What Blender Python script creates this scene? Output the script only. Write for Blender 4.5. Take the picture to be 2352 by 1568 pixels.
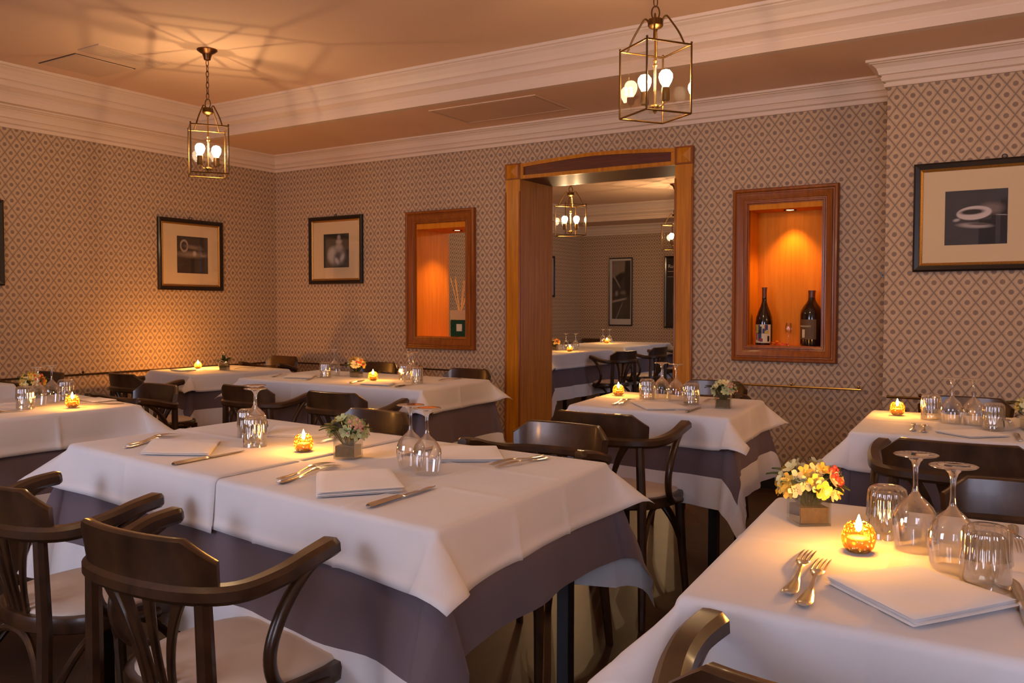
import bpy, bmesh, math, random
from mathutils import Vector, Matrix

for _o in list(bpy.data.objects):
    bpy.data.objects.remove(_o)
SC = bpy.context.scene
COL = SC.collection
PI = math.pi
R = math.radians

# ------------------------------------------------------------------ camera
def make_camera():
    yaw, pit, roll = R(32.704), R(-2.119), R(-0.081)
    r = Vector((math.cos(yaw), math.sin(yaw), 0))
    d = Vector((-math.sin(yaw) * math.cos(pit), math.cos(yaw) * math.cos(pit), math.sin(pit)))
    u = r.cross(d)
    rc = math.cos(roll) * r - math.sin(roll) * u
    uc = math.sin(roll) * r + math.cos(roll) * u
    cd = bpy.data.cameras.new('camera')
    cd.sensor_width = 36.0
    cd.lens = 36.0 * 2037.83 / 2352.0
    cd.clip_start, cd.clip_end = 0.05, 60
    co = bpy.data.objects.new('camera', cd)
    COL.objects.link(co)
    m = Matrix(((rc.x, uc.x, -d.x, 6.180), (rc.y, uc.y, -d.y, -5.649), (rc.z, uc.z, -d.z, 1.1468), (0, 0, 0, 1)))
    co.matrix_world = m
    SC.camera = co
make_camera()

# ------------------------------------------------------------------ world, daylight, exposure
W = bpy.data.worlds.new('dusk_sky')
SC.world = W
W.use_nodes = True
W.node_tree.nodes['Background'].inputs[0].default_value = (0.30, 0.40, 0.62, 1)
W.node_tree.nodes['Background'].inputs[1].default_value = 0.6
VS = SC.view_settings
VS.view_transform = 'Standard'
VS.look = 'None'
VS.gamma = 1.0
VS.use_curve_mapping = False
VS.exposure = 0.69
CY = SC.cycles
CY.max_bounces, CY.diffuse_bounces, CY.glossy_bounces, CY.transmission_bounces, CY.transparent_max_bounces = 6, 4, 2, 2, 10
CY.caustics_reflective = CY.caustics_refractive = False
CY.use_adaptive_sampling = True
CY.adaptive_threshold = 0.03
CY.sample_clamp_indirect = 4.0
CY.use_light_tree = False

DAY = (0.80, 0.79, 0.97)
def area_light(name, loc, rot, sx, sy, power, col):
    l = bpy.data.lights.new(name, 'AREA')
    l.shape = 'RECTANGLE'
    l.size, l.size_y, l.energy, l.color = sx, sy, power, col
    o = bpy.data.objects.new(name, l)
    o.location, o.rotation_euler = loc, rot
    COL.objects.link(o)
    return o
# dusk daylight falling through the street windows behind the camera and in the far room
area_light('daylight_street_window', (3.4, -7.16, 1.55), (R(90), 0, 0), 1.5, 1.35, 50, DAY)
area_light('daylight_street_window', (7.2, -7.16, 1.55), (R(90), 0, 0), 1.5, 1.35, 50, DAY)
area_light('daylight_far_room', (6.46, 3.6, 1.45), (R(90), 0, R(90)), 1.8, 1.4, 22, DAY)

WARM = (1.0, 0.62, 0.30)
FLAME = (1.0, 0.385, 0.06)
BULB_W = 4.9
CANDLE_W = 1.9

# ------------------------------------------------------------------ node helpers
MATS = {}
def new_mat(name):
    m = bpy.data.materials.new(name)
    m.use_nodes = True
    nt = m.node_tree
    nt.nodes.clear()
    out = nt.nodes.new('ShaderNodeOutputMaterial')
    MATS[name] = m
    return m, nt, out
def N(nt, t, **kw):
    n = nt.nodes.new(t)
    for k, v in kw.items():
        if k.startswith('_'):
            setattr(n, k[1:], v)
        else:
            n.inputs[k].default_value = v
    return n
def math_n(nt, op, a, b=None, c=None):
    n = nt.nodes.new('ShaderNodeMath')
    n.operation = op
    for i, v in enumerate((a, b, c)):
        if v is None:
            continue
        if isinstance(v, (int, float)):
            n.inputs[i].default_value = v
        else:
            nt.links.new(v, n.inputs[i])
    return n.outputs[0]
def mixc(nt, fac, a, b):
    n = nt.nodes.new('ShaderNodeMix')
    n.data_type = 'RGBA'
    for idx, v in ((0, fac), (6, a), (7, b)):
        if hasattr(v, 'is_linked') or hasattr(v, 'links'):
            nt.links.new(v, n.inputs[idx])
        elif isinstance(v, (int, float)):
            n.inputs[idx].default_value = v
        else:
            n.inputs[idx].default_value = (*v, 1)
    return n.outputs[2]
def principled(nt, out, col, rough=0.5, metal=0.0, spec=0.5, coat=0.0, coat_rough=0.1, sheen=0.0):
    b = nt.nodes.new('ShaderNodeBsdfPrincipled')
    if hasattr(col, 'links'):
        nt.links.new(col, b.inputs['Base Color'])
    else:
        b.inputs['Base Color'].default_value = (*col, 1)
    b.inputs['Roughness'].default_value = rough
    b.inputs['Metallic'].default_value = metal
    b.inputs['Specular IOR Level'].default_value = spec
    b.inputs['Coat Weight'].default_value = coat
    b.inputs['Coat Roughness'].default_value = coat_rough
    b.inputs['Sheen Weight'].default_value = sheen
    nt.links.new(b.outputs[0], out.inputs[0])
    return b
def obj_coord(nt, scale=(1, 1, 1)):
    tc = nt.nodes.new('ShaderNodeTexCoord')
    mp = nt.nodes.new('ShaderNodeMapping')
    mp.inputs['Scale'].default_value = scale
    nt.links.new(tc.outputs['Object'], mp.inputs[0])
    return mp.outputs[0]
def bump(nt, bsdf, h, strength=0.2, dist=0.01):
    b = N(nt, 'ShaderNodeBump', Strength=strength, Distance=dist)
    nt.links.new(h, b.inputs['Height'])
    nt.links.new(b.outputs[0], bsdf.inputs['Normal'])
def noise(nt, vec, scale, detail=3, rough=0.5):
    n = N(nt, 'ShaderNodeTexNoise', Scale=scale, Detail=detail, Roughness=rough)
    nt.links.new(vec, n.inputs['Vector'])
    return n.outputs[0]
def ramp(nt, fac, stops):
    r_ = nt.nodes.new('ShaderNodeValToRGB')
    el = r_.color_ramp.elements
    while len(el) < len(stops):
        el.new(0.5)
    for e, (p, c) in zip(el, stops):
        e.position = p
        e.color = (*c, 1)
    nt.links.new(fac, r_.inputs[0])
    return r_.outputs[0]

def plain(name, col, rough=0.5, metal=0.0, spec=0.5, coat=0.0, var=0.12, nscale=30, bstr=0.0, sheen=0.0):
    m, nt, out = new_mat(name)
    v = obj_coord(nt)
    n = noise(nt, v, nscale)
    c = mixc(nt, n, tuple(x * (1 - var) for x in col), tuple(min(1, x * (1 + var)) for x in col))
    b = principled(nt, out, c, rough, metal, spec, coat, sheen=sheen)
    if bstr:
        bump(nt, b, noise(nt, v, nscale * 4, 4), bstr, 0.004)
    return m
def wood(name, dark, light, rough=0.35, coat=0.3, stretch=(28, 28, 1.6), spec=0.5):
    m, nt, out = new_mat(name)
    v = obj_coord(nt, stretch)
    n = noise(nt, v, 1.6, 6, 0.6)
    c = ramp(nt, n, [(0.3, dark), (0.7, light)])
    b = principled(nt, out, c, rough, 0, spec, coat, 0.12)
    bump(nt, b, n, 0.06, 0.003)
    return m
def wallpaper(name, axis):
    m, nt, out = new_mat(name)
    tc = nt.nodes.new('ShaderNodeTexCoord')
    sp = nt.nodes.new('ShaderNodeSeparateXYZ')
    nt.links.new(tc.outputs['Object'], sp.inputs[0])
    u = math_n(nt, 'DIVIDE', sp.outputs[axis], 0.0815)
    w = math_n(nt, 'DIVIDE', sp.outputs[2], 0.1075)
    fa = math_n(nt, 'FRACT', math_n(nt, 'ADD', u, w))
    fb = math_n(nt, 'FRACT', math_n(nt, 'SUBTRACT', u, w))
    # distance from the lattice lines
    da = math_n(nt, 'ABSOLUTE', math_n(nt, 'SUBTRACT', fa, 0.5))
    db = math_n(nt, 'ABSOLUTE', math_n(nt, 'SUBTRACT', fb, 0.5))
    edge = math_n(nt, 'MAXIMUM', da, db)
    line = N(nt, 'ShaderNodeMapRange', **{'From Min': 0.432, 'From Max': 0.474})
    nt.links.new(edge, line.inputs[0])
    soft = N(nt, 'ShaderNodeMapRange', **{'From Min': 0.20, 'From Max': 0.45})
    nt.links.new(edge, soft.inputs[0])
    # dot in the middle of each diamond, with a petal edge
    dx = math_n(nt, 'MULTIPLY', math_n(nt, 'SUBTRACT', math_n(nt, 'ADD', fa, fb), 1.0), 0.0815 / 2)
    dz = math_n(nt, 'MULTIPLY', math_n(nt, 'SUBTRACT', fa, fb), 0.1075 / 2)
    rr = math_n(nt, 'SQRT', math_n(nt, 'ADD', math_n(nt, 'MULTIPLY', dx, dx), math_n(nt, 'MULTIPLY', dz, dz)))
    ang = math_n(nt, 'ARCTAN2', dz, dx)
    pet = math_n(nt, 'MULTIPLY', math_n(nt, 'COSINE', math_n(nt, 'MULTIPLY', ang, 10.0)), 0.0016)
    rr2 = math_n(nt, 'ADD', rr, pet)
    dot = N(nt, 'ShaderNodeMapRange', **{'From Min': 0.0160, 'From Max': 0.0115})
    nt.links.new(rr2, dot.inputs[0])
    base, shade, dark = (0.64, 0.46, 0.295), (0.49, 0.345, 0.225), (0.235, 0.165, 0.130)
    c = mixc(nt, soft.outputs[0], base, shade)
    c = mixc(nt, line.outputs[0], c, dark)
    c = mixc(nt, dot.outputs[0], c, (0.235, 0.165, 0.132))
    n = noise(nt, tc.outputs['Object'], 60, 3)
    c2 = mixc(nt, 0.12, c, ramp(nt, n, [(0.3, (0.3, 0.22, 0.16)), (0.7, (0.66, 0.52, 0.4))]))
    principled(nt, out, c2, 0.75, 0, 0.25)
    return m
def glass_thin(name, tint=(0.97, 0.97, 0.96), lo=0.04, hi=0.75, rough=0.02, blend=0.35, ridged=0):
    m, nt, out = new_mat(name)
    tr = N(nt, 'ShaderNodeBsdfTransparent', Color=(*tint, 1))
    gl = N(nt, 'ShaderNodeBsdfGlossy', Color=(1, 1, 1, 1), Roughness=rough)
    lw = N(nt, 'ShaderNodeLayerWeight', Blend=blend)
    mr = N(nt, 'ShaderNodeMapRange', **{'To Min': lo, 'To Max': hi})
    nt.links.new(lw.outputs['Facing'], mr.inputs[0])
    if ridged:
        v = obj_coord(nt)
        n = noise(nt, v, ridged, 2)
        b = N(nt, 'ShaderNodeBump', Strength=0.5, Distance=0.004)
        nt.links.new(n, b.inputs['Height'])
        nt.links.new(b.outputs[0], gl.inputs['Normal'])
        nt.links.new(b.outputs[0], lw.inputs['Normal'])
    mx = nt.nodes.new('ShaderNodeMixShader')
    nt.links.new(mr.outputs[0], mx.inputs[0])
    nt.links.new(tr.outputs[0], mx.inputs[1])
    nt.links.new(gl.outputs[0], mx.inputs[2])
    nt.links.new(mx.outputs[0], out.inputs[0])
    return m
def emission(name, col, strength, clear=False):
    m, nt, out = new_mat(name)
    e = N(nt, 'ShaderNodeEmission', Color=(*col, 1), Strength=strength)
    if clear:
        tr = N(nt, 'ShaderNodeBsdfTransparent')
        ad = nt.nodes.new('ShaderNodeAddShader')
        nt.links.new(e.outputs[0], ad.inputs[0])
        nt.links.new(tr.outputs[0], ad.inputs[1])
        nt.links.new(ad.outputs[0], out.inputs[0])
    else:
        nt.links.new(e.outputs[0], out.inputs[0])
    return m
def gold_glass():
    m, nt, out = new_mat('gold_crackle_glass')
    v = obj_coord(nt)
    vo = N(nt, 'ShaderNodeTexVoronoi', Scale=110)
    nt.links.new(v, vo.inputs['Vector'])
    c = ramp(nt, vo.outputs['Distance'], [(0.08, (1.0, 0.62, 0.10)), (0.42, (0.16, 0.050, 0.004))])
    tl = nt.nodes.new('ShaderNodeBsdfTranslucent')
    nt.links.new(c, tl.inputs[0])
    gl = N(nt, 'ShaderNodeBsdfGlossy', Color=(1, 0.72, 0.25, 1), Roughness=0.15)
    b = N(nt, 'ShaderNodeBump', Strength=1.0, Distance=0.010)
    nt.links.new(vo.outputs['Distance'], b.inputs['Height'])
    nt.links.new(b.outputs[0], gl.inputs['Normal'])
    tr = N(nt, 'ShaderNodeBsdfTransparent', Color=(1, 0.82, 0.45, 1))
    m1 = N(nt, 'ShaderNodeMixShader', Fac=0.55)
    nt.links.new(tl.outputs[0], m1.inputs[1])
    nt.links.new(gl.outputs[0], m1.inputs[2])
    m2 = N(nt, 'ShaderNodeMixShader', Fac=0.42)
    nt.links.new(m1.outputs[0], m2.inputs[1])
    nt.links.new(tr.outputs[0], m2.inputs[2])
    nt.links.new(m2.outputs[0], out.inputs[0])
    return m
def cloth_mat(name, col, weave=900, rough=0.85, sheen=0.1, var=0.06):
    m, nt, out = new_mat(name)
    v = obj_coord(nt)
    n = noise(nt, v, 6, 4)
    c = mixc(nt, n, tuple(x * (1 - var) for x in col), tuple(min(1, x * (1 + var)) for x in col))
    b = principled(nt, out, c, rough, 0, 0.2, sheen=sheen)
    bp = N(nt, 'ShaderNodeBump', Strength=0.45, Distance=0.006)
    nt.links.new(noise(nt, v, 9, 5, 0.5), bp.inputs['Height'])
    nt.links.new(bp.outputs[0], b.inputs['Normal'])
    return m
def print_mat(name, bg, shapes, grad=None):
    """flat photographic print: soft ellipses composed over a ground, in object x/z units of the print (-1..1)"""
    m, nt, out = new_mat(name)
    tc = nt.nodes.new('ShaderNodeTexCoord')
    sp = nt.nodes.new('ShaderNodeSeparateXYZ')
    nt.links.new(tc.outputs['Generated'], sp.inputs[0])
    x = math_n(nt, 'MULTIPLY_ADD', sp.outputs[0], 2.0, -1.0)
    y = math_n(nt, 'MULTIPLY_ADD', sp.outputs[2], 2.0, -1.0)
    n = noise(nt, tc.outputs['Generated'], 3.0, 4)
    c = mixc(nt, n, tuple(v * 0.6 for v in bg), tuple(min(1, v * 1.5 + 0.01) for v in bg))
    for (kind, cx, cy, rx, ry, rot, col, soft) in shapes:
        dx = math_n(nt, 'SUBTRACT', x, cx)
        dy = math_n(nt, 'SUBTRACT', y, cy)
        ca, sa = math.cos(R(rot)), math.sin(R(rot))
        ex = math_n(nt, 'DIVIDE', math_n(nt, 'ADD', math_n(nt, 'MULTIPLY', dx, ca), math_n(nt, 'MULTIPLY', dy, sa)), rx)
        ey = math_n(nt, 'DIVIDE', math_n(nt, 'SUBTRACT', math_n(nt, 'MULTIPLY', dy, ca), math_n(nt, 'MULTIPLY', dx, sa)), ry)
        if kind == 'e':
            d = math_n(nt, 'SQRT', math_n(nt, 'ADD', math_n(nt, 'MULTIPLY', ex, ex), math_n(nt, 'MULTIPLY', ey, ey)))
        elif kind == 'b':
            d = math_n(nt, 'MAXIMUM', math_n(nt, 'ABSOLUTE', ex), math_n(nt, 'ABSOLUTE', ey))
        else:  # ring
            d0 = math_n(nt, 'SQRT', math_n(nt, 'ADD', math_n(nt, 'MULTIPLY', ex, ex), math_n(nt, 'MULTIPLY', ey, ey)))
            d = math_n(nt, 'ADD', math_n(nt, 'MULTIPLY', math_n(nt, 'ABSOLUTE', math_n(nt, 'SUBTRACT', d0, 0.85)), 5.0), 0.2)
        mr = N(nt, 'ShaderNodeMapRange', **{'From Min': 1.0 + soft, 'From Max': 1.0 - soft})
        nt.links.new(d, mr.inputs[0])
        c = mixc(nt, mr.outputs[0], c, col)
    principled(nt, out, c, 0.5, 0, 0.3)
    return m

# ------------------------------------------------------------------ materials
wallpaper('wallpaper_across', 0)
wallpaper('wallpaper_along', 1)
plain('ceiling_paint', (0.82, 0.58, 0.415), 0.8, spec=0.2, var=0.03, nscale=3)
plain('moulding_paint', (0.78, 0.63, 0.51), 0.45, spec=0.4, var=0.03, nscale=5)
plain('panel_paint', (0.71, 0.51, 0.37), 0.7, spec=0.2, var=0.04, nscale=5)
plain('dark_gap', (0.10, 0.06, 0.035), 0.9, spec=0.1)
def floor_mat():
    m, nt, out = new_mat('dark_floor')
    v = obj_coord(nt)
    n = noise(nt, v, 5, 5)
    c = ramp(nt, n, [(0.3, (0.020, 0.010, 0.006)), (0.75, (0.060, 0.028, 0.013))])
    s = noise(nt, v, 160, 1)
    sp = N(nt, 'ShaderNodeMapRange', **{'From Min': 0.76, 'From Max': 0.80})
    nt.links.new(s, sp.inputs[0])
    c = mixc(nt, sp.outputs[0], c, (0.30, 0.20, 0.13))
    principled(nt, out, c, 0.38, 0, 0.35)
floor_mat()
wood('orange_wood', (0.41, 0.135, 0.005), (0.66, 0.260, 0.013), 0.36, 0.15, spec=0.35)
wood('red_wood', (0.075, 0.012, 0.002), (0.14, 0.026, 0.004), 0.45, 0.1, (3, 28, 40))
wood('niche_wood', (0.62, 0.19, 0.008), (0.76, 0.28, 0.015), 0.6, 0.0, spec=0.2)
wood('frame_wood', (0.20, 0.050, 0.006), (0.36, 0.105, 0.014), 0.36, 0.15, spec=0.35)
wood('chair_wood', (0.026, 0.0105, 0.0034), (0.070, 0.029, 0.0090), 0.33, 0.18, (14, 14, 9))
plain('cream_leather', (0.62, 0.50, 0.38), 0.42, spec=0.4, var=0.05, nscale=20, bstr=0.08)
plain('black_lacquer', (0.008, 0.006, 0.006), 0.35, coat=0.3)
plain('dark_baseboard', (0.012, 0.010, 0.010), 0.4)
cloth_mat('white_linen', (0.70, 0.675, 0.665))
cloth_mat('napkin_linen', (0.80, 0.78, 0.765))
cloth_mat('grey_linen', (0.150, 0.110, 0.120), var=0.12)
cloth_mat('band_linen', (0.74, 0.71, 0.69))
plain('brass', (0.15, 0.080, 0.026), 0.40, 1.0, var=0.2, nscale=40)
plain('bright_brass', (0.62, 0.42, 0.15), 0.26, 1.0, var=0.1)
plain('bronze', (0.17, 0.075, 0.03), 0.32, 1.0, var=0.2)
plain('dark_rail', (0.06, 0.03, 0.012), 0.35, 0.6)
plain('steel', (0.72, 0.68, 0.62), 0.2, 1.0, var=0.06)
plain('black_frame', (0.010, 0.006, 0.006), 0.3, coat=0.4)
plain('gilt', (0.48, 0.24, 0.055), 0.4, 0.8, var=0.5, nscale=120)
plain('cream_mat', (0.80, 0.61, 0.37), 0.8, var=0.02)
plain('white_mat', (0.62, 0.56, 0.50), 0.8, var=0.02)
glass_thin('clear_glass', (0.965, 0.962, 0.955), 0.06, 1.0, 0.02, 0.60)
glass_thin('vase_glass', (0.96, 0.97, 0.95), 0.04, 0.55, 0.02, 0.30)
glass_thin('fluted_glass', (0.93, 0.92, 0.88), 0.12, 1.0, 0.06, 0.5)
glass_thin('lantern_glass', (0.975, 0.965, 0.94), 0.02, 0.35, 0.01, 0.25)
glass_thin('picture_glass', (0.99, 0.99, 0.99), 0.015, 0.35, 0.05, 0.2)
glass_thin('window_glass', (0.95, 0.97, 1.0), 0.04, 0.6)
gold_glass()
emission('bulb_glow', (1.0, 0.80, 0.50), 9, True)
emission('flame_glow', (1.0, 0.62, 0.18), 60, True)
emission('downlight_glow', (1.0, 0.66, 0.3), 8, True)
plain('wax', (0.85, 0.62, 0.30), 0.5, var=0.05)
plain('bottle_glass', (0.010, 0.004, 0.004), 0.08, coat=0.5)
plain('bottle_foil', (0.13, 0.03, 0.008), 0.35)
plain('label_olive', (0.13, 0.065, 0.02), 0.6)
plain('label_cream', (0.70, 0.60, 0.40), 0.6)
plain('green_liquid', (0.004, 0.050, 0.012), 0.12, coat=0.6)
plain('pale_collar', (0.62, 0.36, 0.13), 0.5)
plain('reed', (0.85, 0.55, 0.14), 0.6)
plain('petal_cream', (0.78, 0.66, 0.30), 0.6, var=0.15, nscale=60)
plain('petal_yellow', (0.80, 0.50, 0.06), 0.6, var=0.15, nscale=60)
plain('petal_green', (0.46, 0.50, 0.22), 0.6, var=0.2, nscale=60)
plain('berry_red', (0.70, 0.07, 0.03), 0.35, coat=0.3)
plain('berry_pink', (0.62, 0.30, 0.22), 0.4)
plain('leaf_green', (0.085, 0.12, 0.028), 0.5, var=0.3)
plain('leaf_dark', (0.028, 0.055, 0.018), 0.5, var=0.3)
plain('moss', (0.125, 0.082, 0.030), 0.9, var=0.5, nscale=120, bstr=0.6)
plain('white_ink', (0.80, 0.76, 0.70), 0.6)
plain('poster_black', (0.012, 0.010, 0.010), 0.35)
for _n, _c in (('label_blue', (0.03, 0.05, 0.14)), ('label_green', (0.05, 0.16, 0.06)), ('label_yellow', (0.62, 0.45, 0.06)), ('label_red', (0.36, 0.03, 0.02))):
    plain(_n, _c, 0.6)

# ------------------------------------------------------------------ mesh helpers
class MB:
    def __init__(s):
        s.v, s.f = [], []
    def add(s, v, f):
        o = len(s.v)
        s.v += [tuple(p) for p in v]
        s.f += [tuple(i + o for i in q) for q in f]
        return s
    def box(s, x0, x1, y0, y1, z0, z1):
        return s.add([(x0, y0, z0), (x1, y0, z0), (x1, y1, z0), (x0, y1, z0), (x0, y0, z1), (x1, y0, z1), (x1, y1, z1), (x0, y1, z1)],
                     [(0, 3, 2, 1), (4, 5, 6, 7), (0, 1, 5, 4), (1, 2, 6, 5), (2, 3, 7, 6), (3, 0, 4, 7)])
    def lathe(s, prof, n=20, c=(0, 0, 0), flute=0, amp=0.0, zr=None):
        v, f = [], []
        for (r, zz) in prof:
            for k in range(n):
                a = 2 * PI * k / n
                rr = r
                if flute and zr and zr[0] <= zz <= zr[1]:
                    rr = r * (1 + amp * (abs(math.sin(a * flute / 2)) - 0.5))
                v.append((c[0] + rr * math.cos(a), c[1] + rr * math.sin(a), c[2] + zz))
        for i in range(len(prof) - 1):
            for k in range(n):
                f.append((i * n + k, i * n + (k + 1) % n, (i + 1) * n + (k + 1) % n, (i + 1) * n + k))
        return s.add(v, f)
    def cap(s, r, zz, n=20, c=(0, 0, 0), up=True):
        v = [(c[0] + r * math.cos(2 * PI * k / n), c[1] + r * math.sin(2 * PI * k / n), c[2] + zz) for k in range(n)]
        return s.add(v, [tuple(range(n)) if up else tuple(reversed(range(n)))])
    def sweep(s, pts, sect, up=(0, 0, 1), closed=False, scale=None):
        """sect: list of (a, b) offsets: a along side vector, b along up-ish vector"""
        P = [Vector(p) for p in pts]
        n, m = len(P), len(sect)
        v, f = [], []
        up = Vector(up)
        prev = None
        for i in range(n):
            a = P[i - 1] if (i > 0 or closed) else P[i]
            b = P[(i + 1) % n] if (i < n - 1 or closed) else P[i]
            t = (b - a).normalized()
            side = t.cross(up)
            if side.length < 1e-3:
                side = prev.copy() if prev else t.cross(Vector((0, 1, 0)))
            side.normalize()
            prev = side
            w = side.cross(t)
            k = scale[i] if scale else 1.0
            kk = k if isinstance(k, tuple) else (k, k)
            for (aa, bb) in sect:
                v.append(P[i] + side * aa * kk[0] + w * bb * kk[1])
        for i in range(n if closed else n - 1):
            j = (i + 1) % n
            for q in range(m):
                f.append((i * m + q, i * m + (q + 1) % m, j * m + (q + 1) % m, j * m + q))
        if not closed:
            f.append(tuple(reversed(range(m))))
            f.append(tuple((n - 1) * m + q for q in range(m)))
        return s.add(v, f)
    def tube(s, pts, r, n=8, closed=False, scale=None, up=(0, 0, 1)):
        return s.sweep(pts, [(r * math.cos(2 * PI * k / n), r * math.sin(2 * PI * k / n)) for k in range(n)], up, closed, scale)
    def ball(s, c, r, n=10, m=6, sz=1.0):
        prof = [(max(1e-4, r * math.sin(PI * i / m)), -r * sz * math.cos(PI * i / m)) for i in range(m + 1)]
        return s.lathe(prof, n, c)
    def mesh(s, name, mat, smooth=False):
        me = bpy.data.meshes.new(name)
        me.from_pydata(s.v, [], s.f)
        me.validate()
        me.update()
        if mat:
            me.materials.append(MATS[mat])
        if smooth:
            for p in me.polygons:
                p.use_smooth = True
            if smooth != 'full':
                try:
                    me.set_sharp_from_angle(angle=R(38))
                except Exception:
                    pass
        return me
def rect_sect(w, h, c=0.25):
    """rounded rectangle section w (side) x h (up)"""
    a, b = w / 2, h / 2
    k = min(w, h) * c
    return [(a, -b + k), (a, b - k), (a - k, b), (-a + k, b), (-a, b - k), (-a, -b + k), (-a + k, -b), (a - k, -b)]
def spline(pts, n=6):
    P = [Vector(p) for p in pts]
    out = []
    for i in range(len(P) - 1):
        p0, p1, p2, p3 = P[max(i - 1, 0)], P[i], P[i + 1], P[min(i + 2, len(P) - 1)]
        for k in range(n):
            t = k / n
            out.append(0.5 * ((2 * p1) + (-p0 + p2) * t + (2 * p0 - 5 * p1 + 4 * p2 - p3) * t * t + (-p0 + 3 * p1 - 3 * p2 + p3) * t ** 3))
    out.append(P[-1])
    return out

def link(name, data, parent=None, loc=None, rz=None):
    o = bpy.data.objects.new(name, data)
    COL.objects.link(o)
    if parent:
        o.parent = parent
    if loc is not None:
        o.location = loc
    if rz is not None:
        o.rotation_euler = (0, 0, rz)
    return o
def obj(name, mb, mat, parent=None, smooth=False, loc=None, rz=None):
    return link(name, mb.mesh(name, mat, smooth), parent, loc, rz)
def tag(o, label=None, cat=None, group=None, kind=None):
    if label: o['label'] = label
    if cat: o['category'] = cat
    if group: o['group'] = group
    if kind: o['kind'] = kind
    return o
def thing(name, label, cat, loc=(0, 0, 0), rz=0.0, group=None):
    return tag(link(name, None, None, loc, rz), label, cat, group)
def struct(name, mb, mat, parent=None, smooth=False):
    o = obj(name, mb, mat, parent, smooth)
    if parent is None:
        o['kind'] = 'structure'
    return o
def point_light(name, loc, power, col, radius, parent=None, spot=None):
    l = bpy.data.lights.new(name, 'SPOT' if spot else 'POINT')
    l.energy, l.color, l.shadow_soft_size = power, col, radius
    if spot:
        l.spot_size, l.spot_blend = R(spot), 0.8
    o = bpy.data.objects.new(name, l)
    COL.objects.link(o)
    if parent:
        o.parent = parent
    o.location = loc
    return o

# ------------------------------------------------------------------ room shell
TH = 0.43                       # thickness of the back wall
DX0, DX1, DZ = 2.607, 3.901, 2.145      # rough opening of the doorway
NL = (1.625, 2.135, 0.900, 1.835)       # left niche hole  x0 x1 z0 z1
NR = (4.352, 4.842, 0.895, 1.830)
ZC, ZS, ZT = 2.37, 2.51, 2.75
STEPX, STEPY = 5.25, -0.36

mb = MB().box(-0.6, 8.6, -7.4, 7.0, -0.10, 0.0)
struct('floor', mb, 'dark_floor')

def wall_with_holes(xs, zs, holes, y0, y1):
    """wall between y0 (room face) and y1, its cells laid out on xs/zs, holes left open with reveals"""
    xs = sorted(set(xs + [h[0] for h in holes] + [h[1] for h in holes]))
    zs = sorted(set(zs + [h[2] for h in holes] + [h[3] for h in holes]))
    m = MB()
    def hole(xm, zm):
        return any(h[0] < xm < h[1] and h[2] < zm < h[3] for h in holes)
    for i in range(len(xs) - 1):
        for j in range(len(zs) - 1):
            if hole((xs[i] + xs[i + 1]) / 2, (zs[j] + zs[j + 1]) / 2):
                continue
            m.box(xs[i], xs[i + 1], y0, y1, zs[j], zs[j + 1])
    return m
struct('wall_back', wall_with_holes([-0.6, 8.4], [0, 2.9], [(DX0, DX1, 0, DZ), NL, NR], 0.0, TH), 'wallpaper_across')
struct('wall_back_projection', MB().box(STEPX, 8.4, STEPY, -0.001, 0, 2.9), 'wallpaper_across')
struct('wall_left', MB().box(-0.15, 0.0, -7.3, -0.001, 0, 2.9), 'wallpaper_along')
struct('wall_right', MB().box(8.2, 8.4, -7.3, STEPY - 0.001, 0, 2.9), 'wallpaper_along')
WIN = [(2.65, 4.15, 0.88, 2.22), (6.45, 7.95, 0.88, 2.22)]
struct('wall_front', wall_with_holes([-0.15, 8.4], [0, 2.9], WIN, -7.1, -6.95), 'wallpaper_across')
for k, (a, b, c, d) in enumerate(WIN):
    w = tag(link('window_%d' % (k + 1), None), kind='structure')
    obj('window_frame', MB().box(a, a + .06, -7.08, -6.97, c, d).box(b - .06, b, -7.08, -6.97, c, d).box(a + .06, b - .06, -7.08, -6.97, c, c + .06)
        .box(a + .06, b - .06, -7.08, -6.97, d - .06, d).box((a + b) / 2 - .03, (a + b) / 2 + .03, -7.08, -6.97, c + .06, d - .06), 'orange_wood', w)
    obj('pane', MB().box(a + .06, (a + b) / 2 - .03, -7.03, -7.02, c + .06, d - .06), 'window_glass', w)
    obj('pane', MB().box((a + b) / 2 + .03, b - .06, -7.03, -7.02, c + .06, d - .06), 'window_glass', w)

# ceiling: raised field, lower soffit along the back wall
CE = MB()
CE.box(0.10, 8.4, -7.3, -0.86, ZT, ZT + 0.06)
struct('ceiling', CE, 'ceiling_paint')
struct('ceiling_soffit', MB().box(-0.1, 8.4, -0.87, 0.0, ZS, ZS + 0.30).box(-0.1, 0.11, -7.3, -0.87, ZS, ZS + 0.30), 'ceiling_paint')

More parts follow.
